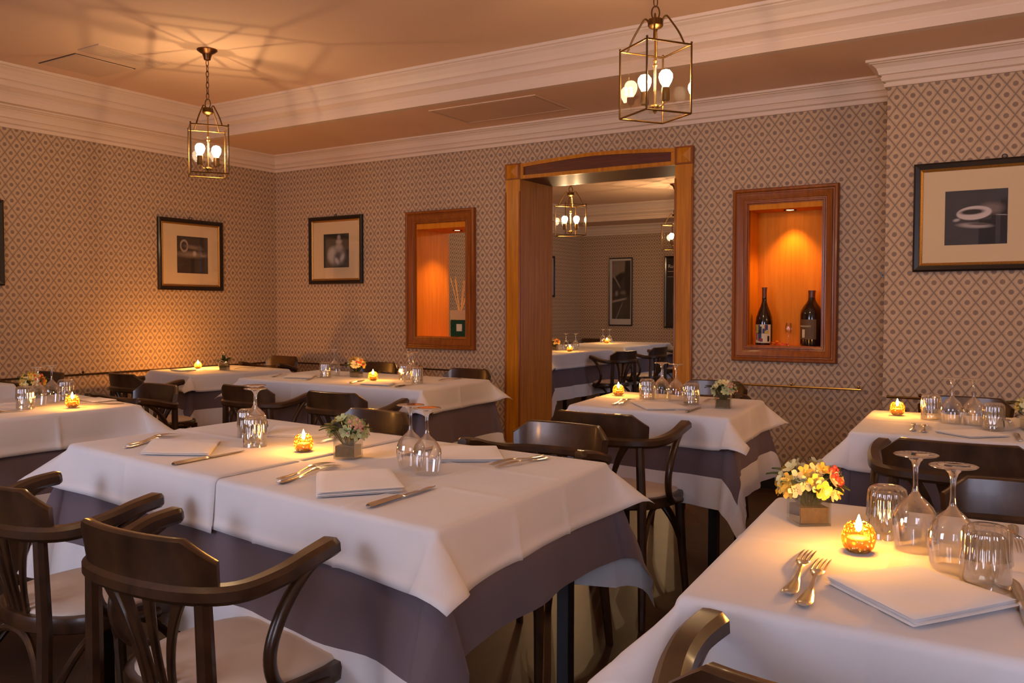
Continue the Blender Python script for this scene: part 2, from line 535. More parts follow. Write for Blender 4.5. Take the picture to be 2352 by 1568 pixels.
def sweep_wall(path, prof):
    """moulding: path of (x, y) with the room on its right, prof of (out, z)"""
    P = [Vector((p[0], p[1])) for p in path]
    n, m = len(P), len(prof)
    nr = []
    for i in range(n - 1):
        t = (P[i + 1] - P[i]).normalized()
        nr.append(Vector((t.y, -t.x)))
    v, f = [], []
    for i in range(n):
        if i == 0: o = nr[0]
        elif i == n - 1: o = nr[-1]
        else:
            a, b = nr[i - 1], nr[i]
            o = (a + b) / (1 + a.dot(b))
        for (d, z) in prof:
            v.append((P[i].x + o.x * d, P[i].y + o.y * d, z))
    for i in range(n - 1):
        for q in range(m - 1):
            f.append((i * m + q, i * m + q + 1, (i + 1) * m + q + 1, (i + 1) * m + q))
    return MB().add(v, f)
CROWN = [(0.0, ZC), (.014, ZC), (.017, ZC + .006), (.017, ZC + .020), (.009, ZC + .022), (.009, ZC + .026), (.026, ZC + .033), (.032, ZC + .048), (.032, ZC + .053), (.026, ZC + .056),
         (.030, ZC + .062), (.041, ZC + .066), (.044, ZC + .078), (.052, ZC + .100), (.070, ZC + .117), (.084, ZC + .120), (.084, ZC + .124), (.100, ZC + .127), (.100, ZS)]
MAIN_PATH = [(0, -6.95), (0, 0), (STEPX, 0), (STEPX, STEPY), (8.2, STEPY)]
struct('trim_1', sweep_wall(MAIN_PATH, CROWN), 'moulding_paint')
TRAY = [(-.04, ZS - .001), (0, ZS - .001), (0.012, ZS - .001), (.012, ZS + .010), (0, ZS + .013), (0, ZS + .045), (-.022, ZS + .047), (-.020, ZS + .060), (-.008, ZS + .078), (.016, ZS + .094), (.034, ZS + .104), (.036, ZS + .130),
        (.024, ZS + .134), (.024, ZS + .141), (.036, ZS + .148), (.046, ZS + .170), (.066, ZS + .200), (.084, ZS + .214), (.084, ZS + .220), (.096, ZS + .224), (.100, ZT)]
struct('trim_2', sweep_wall([(0.14, -6.95), (0.14, -0.90), (8.2, -0.90)], TRAY), 'moulding_paint')
BASE = [(0.0, 0), (.018, 0), (.018, .085), (.010, .10), (0, .10)]
struct('baseboard_left', sweep_wall([(0, -6.95), (0, 0), (2.51, 0)], BASE), 'dark_baseboard')
struct('baseboard_back', sweep_wall([(3.992, 0), (STEPX, 0), (STEPX, STEPY), (8.2, STEPY)], BASE), 'dark_baseboard')

# flush panels in the ceiling
t = thing('access_panel', 'flat rectangular vent panel set in the lower soffit above the doorway', 'vent panel')
obj('rim', MB().box(2.36, 3.22, -.770, -.755, ZS - .006, ZS).box(2.36, 3.22, -.310, -.295, ZS - .006, ZS).box(2.36, 2.375, -.755, -.31, ZS - .006, ZS).box(3.205, 3.22, -.755, -.31, ZS - .006, ZS), 'panel_paint', t)
obj('joint', MB().box(2.375, 3.205, -.755, -.31, ZS - .0015, ZS), 'dark_gap', t)
obj('panel', MB().box(2.384, 3.196, -.746, -.319, ZS - .005, ZS - .001), 'panel_paint', t)
t = thing('ceiling_hatch', 'square flush hatch in the ceiling near the left wall', 'hatch')
obj('joint', MB().box(.39, .81, -2.385, -1.955, ZT - .0015, ZT), 'dark_gap', t)
obj('panel', MB().box(.40, .80, -2.375, -1.965, ZT - .006, ZT - .001), 'panel_paint', t)
t = thing('air_grille', 'narrow slotted air grille beside the ceiling hatch', 'grille')
obj('frame', MB().box(.90, 1.12, -2.42, -2.405, ZT - .006, ZT).box(.90, 1.12, -1.935, -1.92, ZT - .006, ZT).box(.90, .912, -2.405, -1.935, ZT - .006, ZT).box(1.108, 1.12, -2.405, -1.935, ZT - .006, ZT), 'panel_paint', t)
obj('opening', MB().box(.912, 1.108, -2.405, -1.935, ZT - .0012, ZT), 'dark_gap', t)
for k in range(5):
    obj('slat', MB().box(.918 + k * .038, .949 + k * .038, -2.405, -1.935, ZT - .005, ZT - .0013), 'panel_paint', t)

# ------------------------------------------------------------------ far room through the doorway
FX0, FX1, FY1, FZC, FZS, FZT = -0.33, 6.3, 6.43, 2.25, 2.39, 2.62
struct('wall_far_left', MB().box(FX0 - .15, FX0, TH + .001, FY1, 0, 2.9), 'wallpaper_along')
struct('wall_far_back', MB().box(FX0 - .15, FX1 + .15, FY1 + .001, FY1 + .15, 0, 2.9), 'wallpaper_across')
FW = [(2.7, 4.5, 0.75, 2.15)]
fw = wall_with_holes([TH + .001, FY1], [0, 2.9], FW, 0, 0.15)
fw.v = [(FX1 + y, x, z) for (x, y, z) in fw.v]
fw.f = [tuple(reversed(q)) for q in fw.f]
struct('wall_far_right', fw, 'wallpaper_along')
w = tag(link('window_3', None), kind='structure')
obj('window_frame', MB().box(FX1 + .03, FX1 + .12, 2.7, 2.76, .75, 2.15).box(FX1 + .03, FX1 + .12, 4.44, 4.5, .75, 2.15).box(FX1 + .03, FX1 + .12, 2.76, 4.44, .75, .81).box(FX1 + .03, FX1 + .12, 2.76, 4.44, 2.09, 2.15), 'orange_wood', w)
obj('pane', MB().box(FX1 + .07, FX1 + .08, 2.76, 4.44, .81, 2.09), 'window_glass', w)
struct('ceiling_far', MB().box(FX0 + .1, FX1 + .15, TH, FY1, FZT, FZT + .05), 'ceiling_paint')
struct('ceiling_far_soffit', MB().box(FX0 - .1, FX1 + .1, FY1 - .67, FY1, FZS, FZS + .28).box(FX0 - .1, FX0 + .11, TH, FY1 - .67, FZS, FZS + .28), 'ceiling_paint')
struct('trim_3', sweep_wall([(FX0, TH), (FX0, FY1), (FX1, FY1)], [(d, z - ZC + FZC) for d, z in CROWN]), 'moulding_paint')
struct('trim_4', sweep_wall([(FX0 + .14, TH), (FX0 + .14, FY1 - .70), (FX1, FY1 - .70)], [(d, FZS + (z - ZS) * (FZT - FZS) / (ZT - ZS)) for d, z in TRAY]), 'moulding_paint')

# ------------------------------------------------------------------ doorway joinery
D = tag(link('door_1', None), 'wide wooden doorway surround with deep panelled jambs', None, None, 'structure')
JX0, JX1, JZ = 2.637, 3.871, 2.110
obj('jamb', MB().box(DX0, JX0, -.004, TH + .004, 0, DZ), 'orange_wood', D)
obj('jamb', MB().box(JX1, DX1, -.004, TH + .004, 0, DZ), 'orange_wood', D)
obj('head_lining', MB().box(JX0, JX1, -.004, TH + .004, JZ, DZ), 'red_wood', D)
def casing(x0, x1, inner):
    m = MB()
    # pilaster board with a long recessed edge bead that stops short of the block
    m.box(x0, x1, -.030, -.004, 0, JZ)
    e = x1 if inner > 0 else x0
    m2 = MB()
    for s_ in (x0, x1):
        a = s_ - .007 if s_ == x1 else s_ - .005
        m2.tube([(a + .006, -.030, .12), (a + .006, -.030, 1.99), (a + .006, -.026, 2.02)], .0075, 8, up=(1, 0, 0))
    return m, m2
for (x0, x1, s_) in ((2.513, JX0 + .002, 1), (JX1 - .002, 3.990, -1)):
    a, b = casing(x0, x1, s_)
    c = obj('casing', a, 'orange_wood', D)
    obj('bead', b, 'frame_wood', c, True)
    k = obj('corner_block', MB().box(x0 - .003, x1 + .003, -.036, -.004, JZ + .001, 2.228), 'frame_wood', D)
    xc, zc = (x0 + x1) / 2, (JZ + 2.228) / 2
    h = .048
    obj('rosette', MB().add([(xc - h, -.0361, zc - h), (xc + h, -.0361, zc - h), (xc + h, -.0361, zc + h), (xc - h, -.0361, zc + h), (xc, -.052, zc)], [(0, 1, 4), (1, 2, 4), (2, 3, 4), (3, 0, 4)]), 'orange_wood', k)
def header():
    # shallow pediment: top edge rises gently to the middle
    n = 16
    x0, x1 = JX0 + .006, JX1 - .006
    zb = JZ
    def top(x):
        q = (x - x0) / (x1 - x0)
        return 2.222 + .030 * (1 - abs(2 * q - 1) ** 1.4)
    m = MB()
    for i in range(n):
        a, b = x0 + (x1 - x0) * i / n, x0 + (x1 - x0) * (i + 1) / n
        for (z0, z1a, z1b) in ((zb, zb + .026, zb + .026),):
            m.add([(a, -.032, z0), (b, -.032, z0), (b, -.032, z1b), (a, -.032, z1a), (a, -.004, z0), (b, -.004, z0), (b, -.004, z1b), (a, -.004, z1a)],
                  [(0, 1, 2, 3), (4, 7, 6, 5), (0, 4, 5, 1), (3, 2, 6, 7)])
        ta, tb = top(a), top(b)
        m.add([(a, -.032, ta - .026), (b, -.032, tb - .026), (b, -.032, tb), (a, -.032, ta), (a, -.004, ta - .026), (b, -.004, tb - .026), (b, -.004, tb), (a, -.004, ta)],
              [(0, 1, 2, 3), (4, 7, 6, 5), (0, 4, 5, 1), (3, 2, 6, 7)])
    m.box(x0, x0 + .026, -.0318, -.004, zb + .0262, top(x0) - .0262).box(x1 - .026, x1, -.0318, -.004, zb + .0262, top(x1) - .0262)
    m.add([(x0, -.032, zb), (x0, -.004, zb), (x0, -.004, top(x0)), (x0, -.032, top(x0))], [(0, 1, 2, 3)]).add([(x1, -.032, zb), (x1, -.004, zb), (x1, -.004, top(x1)), (x1, -.032, top(x1))], [(0, 3, 2, 1)])
    p = MB()
    for i in range(n):
        a, b = x0 + .026 + (x1 - x0 - .052) * i / n, x0 + .026 + (x1 - x0 - .052) * (i + 1) / n
        p.add([(a, -.018, zb + .026), (b, -.018, zb + .026), (b, -.018, top(b) - .026), (a, -.018, top(a) - .026)], [(0, 1, 2, 3)])
    h_ = obj('header', m, 'orange_wood', D)
    obj('panel', p, 'red_wood', h_)
header()
for (x0, x1) in ((2.513, JX0), (JX1, 3.99)):
    obj('casing', MB().box(x0, x1, TH + .004, TH + .03, 0, JZ + .11), 'orange_wood', D)
obj('header', MB().box(JX0, JX1, TH + .004, TH + .03, JZ, JZ + .11), 'orange_wood', D)

# ------------------------------------------------------------------ lit niches
def frame_loop(x0, x1, z0, z1, prof):
    """mitred picture-frame moulding around a rectangle; prof: (inward distance from the outer edge, depth out of the wall)"""
    v, f = [], []
    m = len(prof)
    for (cx, cz, sx, sz) in ((x0, z0, 1, 1), (x1, z0, -1, 1), (x1, z1, -1, -1), (x0, z1, 1, -1)):
        for (d, o) in prof:
            v.append((cx + sx * d, -o, cz + sz * d))
    for c in range(4):
        for q in range(m - 1):
            f.append((c * m + q, ((c + 1) % 4) * m + q, ((c + 1) % 4) * m + q + 1, c * m + q + 1))
    return MB().add(v, f)
NPROF = [(0, .0), (0, .022), (.006, .030), (.018, .032), (.024, .026), (.026, .022), (.032, .022), (.036, .030), (.070, .016), (.074, .010), (.080, .010), (.084, .014), (.092, .014), (.096, .006), (.100, .006), (.104, -.02)]
def niche(label, hole, outer, depth, through):
    t = thing('wall_niche', label, 'niche')
    x0, x1, z0, z1 = hole
    obj('frame', frame_loop(*outer, NPROF), 'frame_wood', t, True)
    y1 = TH if through else depth
    lt = .012
    obj('side_panel', MB().box(x0, x0 + lt, .0, y1, z0, z1), 'niche_wood', t)
    obj('side_panel', MB().box(x1 - lt, x1, .0, y1, z0, z1), 'niche_wood', t)
    obj('shelf', MB().box(x0 + lt, x1 - lt, .0, y1, z0, z0 + lt), 'niche_wood', t)
    obj('top_panel', MB().box(x0 + lt, x1 - lt, .0, y1, z1 - .05, z1), 'niche_wood', t)
    if not through:
        obj('back_panel', MB().box(x0, x1, y1, y1 + .01, z0, z1), 'niche_wood', t)
    yc = .10 if not through else .22
    xc = (x0 + x1) / 2
    dl = obj('downlight', MB().lathe([(.040, -.004), (.040, .0), (.026, .002), (.026, .0)], 20, (xc, yc, z1 - .0505)), 'brass', t, True)
    obj('lamp', MB().cap(.024, -.0006, 16, (xc, yc, z1 - .0505), False), 'downlight_glow', dl)
    return t, xc, yc, z1 - .052
t, xc, yc, zz = niche('glowing wooden niche frame holding the reed diffuser, open to the far room', NL, (1.533, 2.222, .822, 1.927), TH, True)
point_light('niche_lamp', (xc, yc, zz - .03), 12, (1.0, .46, .12), .02, None, 105)
t, xc, yc, zz = niche('glowing wooden niche frame holding two wine bottles', NR, (4.264, 4.924, .812, 1.914), .20, False)
point_light('niche_lamp', (xc, yc, zz - .03), 11, (1.0, .44, .10), .02, None, 95)

# ------------------------------------------------------------------ wall rails
def rail(label, pts, posts, mat, outdir):
    t = thing('wall_rail', label, 'rail')
    obj('rod', MB().tube(pts, .0065, 8), mat, t, True)
    for p in posts:
        b = Vector(p)
        q = b + Vector(outdir) * -.05
        obj('bracket', MB().tube([b, q], .006, 8, up=(0, 0, 1)).ball((b.x, b.y, b.z + .016), .010), mat, t, True)
rail('dark metal chair rail along the left wall', [(.05, -6.5, .663), (.05, -.06, .663)], [(.05, y, .663) for y in (-2.9, -1.9, -.9, -.15)], 'dark_rail', (1, 0, 0))
rail('thin dark rail on the back wall under the diffuser niche', [(.06, -.05, .663), (2.36, -.05, .663)], [(x, -.05, .663) for x in (.12, .9, 1.7, 2.33)], 'dark_rail', (0, -1, 0))
rail('polished brass rail on the back wall below the bottle niche', [(4.10, -.05, .663), (5.075, -.05, .663)], [(x, -.05, .663) for x in (4.13, 4.66, 5.06)], 'bright_brass', (0, -1, 0))
rail('brass rail with elbow end below the papaya picture', [(STEPX + .03, STEPY - .008, .663), (STEPX + .03, STEPY - .05, .663), (8.0, STEPY - .05, .663)], [(x, STEPY - .05, .663) for x in (5.45, 6.3, 7.2)], 'brass', (0, -1, 0))
h_ = thing('wall_hook', 'small black hook fixed on the wall edge beside the papaya picture', 'hook', (STEPX - .004, -.30, 1.345))
obj('plate', MB().box(-.006, .0038, -.010, .010, -.035, .045), 'black_lacquer', h_)
obj('prong', MB().tube([(-.004, 0, -.02), (-.022, 0, -.012), (-.026, 0, .012)], .004, 6, up=(0, 1, 0)), 'black_lacquer', h_)

# ------------------------------------------------------------------ pictures
FPROF = [(0, .0), (0, .022), (.010, .026), (.030, .020), (.032, .016)]
def picture(label, w, h, prt, pmat, loc, rz, mat='cream_mat', gilt=True, fr='black_frame', fw_=None, ring=True):
    """picture in local x/z, facing -y; w x h outer, prt = (x0, x1, z0, z1) of the print"""
    t = thing('framed_picture', label, 'picture', loc, rz)
    prof = FPROF if fw_ is None else [(d * fw_, o) for d, o in FPROF]
    fo = obj('frame', frame_loop(-w / 2, w / 2, -h / 2, h / 2, prof), fr, t)
    e = prof[-1][0]
    if gilt:
        obj('gilt_slip', frame_loop(-w / 2 + e, w / 2 - e, -h / 2 + e, h / 2 - e, [(0, .016), (.004, .018), (.014, .012), (.015, .006)]), 'gilt', t)
        e += .013
    obj('mount', MB().box(-w / 2 + e - .004, w / 2 - e + .004, -.008, -.001, -h / 2 + e - .004, h / 2 - e + .004), mat, t)
    obj('print', MB().box(prt[0], prt[1], -.0095, -.0082, prt[2], prt[3]), pmat, t)
    obj('glass', MB().box(-w / 2 + e, w / 2 - e, -.0135, -.0125, -h / 2 + e, h / 2 - e), 'picture_glass', t)
    if ring:
        obj('hanging_ring', MB().tube([(.012 * math.cos(a * PI / 6), -.004, h / 2 + .010 + .010 * math.sin(a * PI / 6)) for a in range(12)], .0025, 6, True, up=(0, 1, 0)), 'black_lacquer', t, True)
    return t
def print_box_pic(name, bg, shapes):
    return print_mat(name, bg, shapes)
print_mat('print_horn', (0.035, 0.018, 0.014), [
    ('b', .0, -.62, .12, .5, 0, (.012, .006, .006), .2), ('b', .6, -.55, .42, .45, 0, (.05, .030, .016), .3),
    ('e', -.05, .02, .85, .14, 0, (.30, .22, .16), .7), ('r', -.55, .48, .26, .34, 0, (.42, .34, .28), .5), ('e', .05, .42, .5, .10, -6, (.24, .18, .14), .6),
    ('e', .45, .38, .14, .16, 0, (.16, .11, .09), .5), ('e', .12, .08, .10, .12, 0, (.6, .52, .46), .6), ('e', .70, -.02, .14, .05, 0, (.4, .3, .22), .6)])
print_mat('print_shell', (0.055, 0.050, 0.045), [
    ('b', 0, .85, 1.0, .18, 0, (.03, .028, .026), .4), ('e', .05, -.30, .62, .52, 20, (.36, .33, .31), .35), ('e', -.30, -.25, .34, .42, 0, (.52, .48, .45), .4), ('e', .12, -.35, .24, .36, -30, (.14, .13, .13), .5),
    ('e', .22, .18, .26, .22, 0, (.40, .36, .34), .4), ('e', .22, .52, .22, .14, 0, (.44, .40, .38), .4), ('e', .22, .78, .13, .14, 0, (.40, .36, .34), .4), ('e', .05, -.60, .12, .20, 40, (.60, .56, .54), .5), ('e', .48, -.42, .12, .22, -30, (.56, .52, .5), .5)])
print_mat('print_papaya', (0.045, 0.040, 0.042), [
    ('b', .30, -.55, .20, .45, 0, (.012, .010, .010), .08), ('b', .56, -.30, .07, .75, 0, (.014, .012, .012), .15), ('b', .88, -.2, .10, .8, 0, (.016, .013, .013), .1),
    ('e', .48, .30, .36, .20, 0, (.20, .15, .13), .4), ('e', -.06, .16, .56, .25, 4, (.68, .58, .54), .06), ('e', -.12, .20, .38, .10, 2, (.035, .028, .024), .25),
    ('e', -.04, -.30, .50, .09, -4, (.42, .36, .34), .35), ('e', .10, -.26, .34, .04, -4, (.10, .08, .07), .4), ('e', -.62, -.08, .10, .05, 10, (.5, .46, .44), .5), ('b', .82, .05, .16, .015, -4, (.4, .36, .34), .4)])
print_mat('print_street', (0.050, 0.040, 0.032), [
    ('b', -.30, .72, .70, .30, 0, (.26, .20, .15), .15), ('e', .70, .40, .34, .62, 0, (.02, .016, .014), .15), ('e', -.20, .42, .75, .14, 10, (.02, .015, .013), .3),
    ('b', -.5, .30, .42, .045, -30, (.30, .25, .2), .3), ('b', -.25, -.36, .75, .035, 4, (.36, .30, .25), .3), ('b', -.3, -.80, .55, .03, 38, (.30, .25, .21), .3), ('e', -.5, -.12, .14, .08, 0, (.32, .27, .22), .5), ('e', .2, -.1, .3, .06, 0, (.2, .16, .13), .5)])
print_mat('print_poster', (0.010, 0.008, 0.008), [
    ('b', -.55, -.30, .10, .16, 0, (.42, .36, .31), .3), ('e', -.55, -.10, .07, .06, 0, (.5, .42, .36), .3), ('b', -.16, -.28, .12, .22, 0, (.30, .26, .24), .3),
    ('b', -.30, -.78, .26, .16, 0, (.52, .46, .40), .2), ('b', -.55, -.62, .10, .22, 0, (.03, .02, .02), .2), ('b', .4, -.45, .3, .4, 0, (.18, .15, .13), .3)])

# left wall (x = 0, facing +x): local -y must point to +x -> rotate by +90 deg
picture('dark framed still life photograph on the left wall above the glowing candle', .628, .578, (-.135, .165, -.150, .150), 'print_horn', (.001, -.921, 1.583), R(90))
picture('dark framed picture cut off by the left edge of the photograph', .628, .578, (-.135, .165, -.150, .150), 'print_horn', (.001, -2.745, 1.588), R(90))
picture('dark framed photograph of a pale shell-like still life on the back wall', .625, .582, (-.140, .155, -.150, .140), 'print_shell', (.7485, -.001, 1.649), 0)
picture('large dark framed photograph of a halved papaya', .86, .582, (-.275, .020, -.152, .135), 'print_papaya', (5.825, STEPY - .001, 1.641), 0)
tp = picture('tall narrow framed street photograph in the room beyond the doorway', .386, 1.015, (-.142, .158, -.405, .462), 'print_street', (.363, FY1 - .001, 1.402), 0, 'white_mat', False, fw_=.5, ring=False)
tp = picture('black lettered poster beyond the doorway, half hidden by its jamb', .62, 1.035, (-.268, .268, -.475, .475), 'print_poster', (1.375, FY1 - .001, 1.393), 0, 'poster_black', False, fw_=1.0, ring=False)
def text(body, size, loc, parent, mat, rx=R(90)):
    cu = bpy.data.curves.new('lettering', 'FONT')
    cu.body, cu.size, cu.extrude = body, size, .0004
    tmp = bpy.data.objects.new('lettering_source', cu)
    COL.objects.link(tmp)
    dg = bpy.context.evaluated_depsgraph_get()
    me = bpy.data.meshes.new_from_object(tmp.evaluated_get(dg))
    bpy.data.objects.remove(tmp)
    me.materials.clear()
    me.materials.append(MATS[mat])
    o = link('lettering', me, parent, loc)
    o.rotation_euler = (rx, 0, 0)
    return o
text('Ruth', .075, (-.258, -.0115, .345), tp, 'white_ink')
obj('printed_rule', MB().box(-.262, .262, -.0112, -.0098, .292, .297).box(-.262, .262, -.0112, -.0098, .215, .219), 'white_ink', tp)
picture('dark framed picture on the side wall beyond the doorway, mostly hidden', .60, .597, (-.2, .2, -.2, .2), 'print_shell', (FX0 + .001, 5.32, 1.615), R(90), 'white_mat', False)

# ------------------------------------------------------------------ lanterns
LH = .110      # half side of the glass box
def lantern(label, x, y, zceil, bulb_dir, drop, power, boxrot=R(-34)):
    """drop: ceiling to hub"""
    t = thing('lantern', label, 'lamp', (x, y, zceil), 0, 'glass box lanterns hanging from the ceilings')
    B = 'brass'
    obj('canopy', MB().lathe([(.001, .0), (.062, .0), (.062, -.006), (.050, -.016), (.030, -.028), (.024, -.045), (.020, -.062), (.008, -.068), (.001, -.068)], 20), 'bronze', t, True)
    zh = -drop                      # hub height
    zt, zb = zh - .105, zh - .395   # top and bottom of the glass box
    # chain
    z0, z1 = -.066, zh + .075
    n = max(4, int((z0 - z1) / .030))
    st = (z0 - z1) / n
    lk = MB().tube([(.0085 * math.cos(a), 0, st * .66 * math.sin(a)) for a in [2 * PI * i / 10 for i in range(10)]], .0026, 5, True, up=(0, 1, 0)).mesh('chain_link', 'bronze', True)
    for i in range(n):
        link('chain_link', lk, t, (0, 0, z0 - st * (i + .5)), R(90) * (i % 2) + R(20))
    obj('ring', MB().tube([(.017 * math.cos(a), 0, zh + .045 + .030 * math.sin(a)) for a in [2 * PI * i / 14 for i in range(14)]], .0032, 6, True, up=(0, 1, 0)), B, t, True, None, R(30))
    hub = obj('hub', MB().lathe([(.001, .018), (.030, .018), (.033, .010), (.033, -.010), (.026, -.018), (.010, -.024), (.008, -.034), (.001, -.034)], 18, (0, 0, zh)), B, t, True)
    ca, sa = math.cos(boxrot), math.sin(boxrot)
    def rot(px, py): return (px * ca - py * sa, px * sa + py * ca)
    # arms from the hub, up and over, to near the box corners
    for (sx, sy) in ((1, 1), (1, -1), (-1, 1), (-1, -1)):
        ex, ey = rot(sx * (LH - .002), sy * (LH - .035))
        dd = Vector((ex, ey, 0)).normalized()
        L = Vector((ex, ey, 0)).length
        pts = spline([dd * .030 + Vector((0, 0, zh - .002)), dd * .036 + Vector((0, 0, zh + .018)), dd * .050 + Vector((0, 0, zh + .026)), dd * .066 + Vector((0, 0, zh + .008)), dd * (L * .8) + Vector((0, 0, zh - .05)), dd * L + Vector((0, 0, zt))], 5)
        obj('arm', MB().tube(pts, .0042, 6), B, t, True)
    C4 = [rot(LH, LH), rot(-LH, LH), rot(-LH, -LH), rot(LH, -LH)]
    fr = MB()
    for i in range(4):
        a, b = C4[i], C4[(i + 1) % 4]
        fr.tube([(a[0], a[1], zb), (a[0], a[1], zt)], .0042, 6, up=(1, 0, 0))
        for z in (zb, zt):
            fr.tube([(a[0], a[1], z), (b[0], b[1], z)], .0042, 6)
    obj('frame', fr, B, t, True)
    for c in C4:
        obj('finial', MB().ball((c[0], c[1], zt + .008), .0055, 8, 5), B, t, True)
    for i in range(4):
        a, b = Vector((*C4[i], 0)), Vector((*C4[(i + 1) % 4], 0))
        e = (b - a).normalized() * .004
        a, b = a + e, b - e
        obj('pane', MB().add([(a.x, a.y, zb + .004), (b.x, b.y, zb + .004), (b.x, b.y, zt - .004), (a.x, a.y, zt - .004)], [(0, 1, 2, 3)]), 'lantern_glass', t)
    obj('bottom_pane', MB().add([(c[0] * .965, c[1] * .965, zb) for c in C4], [(0, 1, 2, 3)]), 'lantern_glass', t)
    obj('stem', MB().lathe([(.005, zh - .03), (.005, zt - .045), (.011, zt - .055), (.006, zt - .065), (.012, zt - .075), (.0055, zt - .085), (.0055, zb + .05), (.022, zb + .046), (.026, zb + .038), (.012, zb + .026), (.007, zb + .016), (.001, zb + .010)], 14), 'bright_brass', t, True)
    for s_ in (1, -1):
        bx, by = s_ * .056 * math.cos(bulb_dir), s_ * .056 * math.sin(bulb_dir)
        k = obj('bulb_arm', MB().tube(spline([(0, 0, zb + .042), (bx * .6, by * .6, zb + .038), (bx, by, zb + .060)], 4), .004, 6), 'bright_brass', t, True)
        obj('socket', MB().lathe([(.001, 0), (.016, .0), (.0185, .008), (.0175, .055), (.001, .055)], 14, (bx, by, zb + .058)), 'brass', k, True)
        obj('bulb', MB().lathe([(.012, .0), (.014, .012), (.024, .028), (.030, .048), (.028, .064), (.018, .077), (.002, .082)], 16, (bx, by, zb + .108)), 'bulb_glow', t, 'full')
        point_light('bulb_light', (bx, by, zb + .155), power, WARM, .006, t)
    return t
lantern('brass and glass box lantern hanging near the left corner', 1.575, -1.985, ZT, R(82), .378, BULB_W)
lantern('brass and glass box lantern hanging above the doorway, nearest the camera', 4.61, -2.065, ZT, R(-13), .378, BULB_W)
# two lanterns added out of view to raise and even out the room light
lantern('unseen glass box lantern added beside the camera for extra light', 4.60, -5.15, ZT, R(10), .378, BULB_W * 0.85)
lantern('unseen glass box lantern added at the right for extra light', 7.55, -2.20, ZT, R(70), .378, BULB_W * 1.35)
lantern('glass box lantern with both bulbs in view in the room beyond', 2.02, 1.87, FZT, R(32), .375, BULB_W * 1.9)
lantern('distant glass box lantern partly hidden by the right door jamb', 2.11, 4.25, FZT, R(70), .375, BULB_W * 1.9)

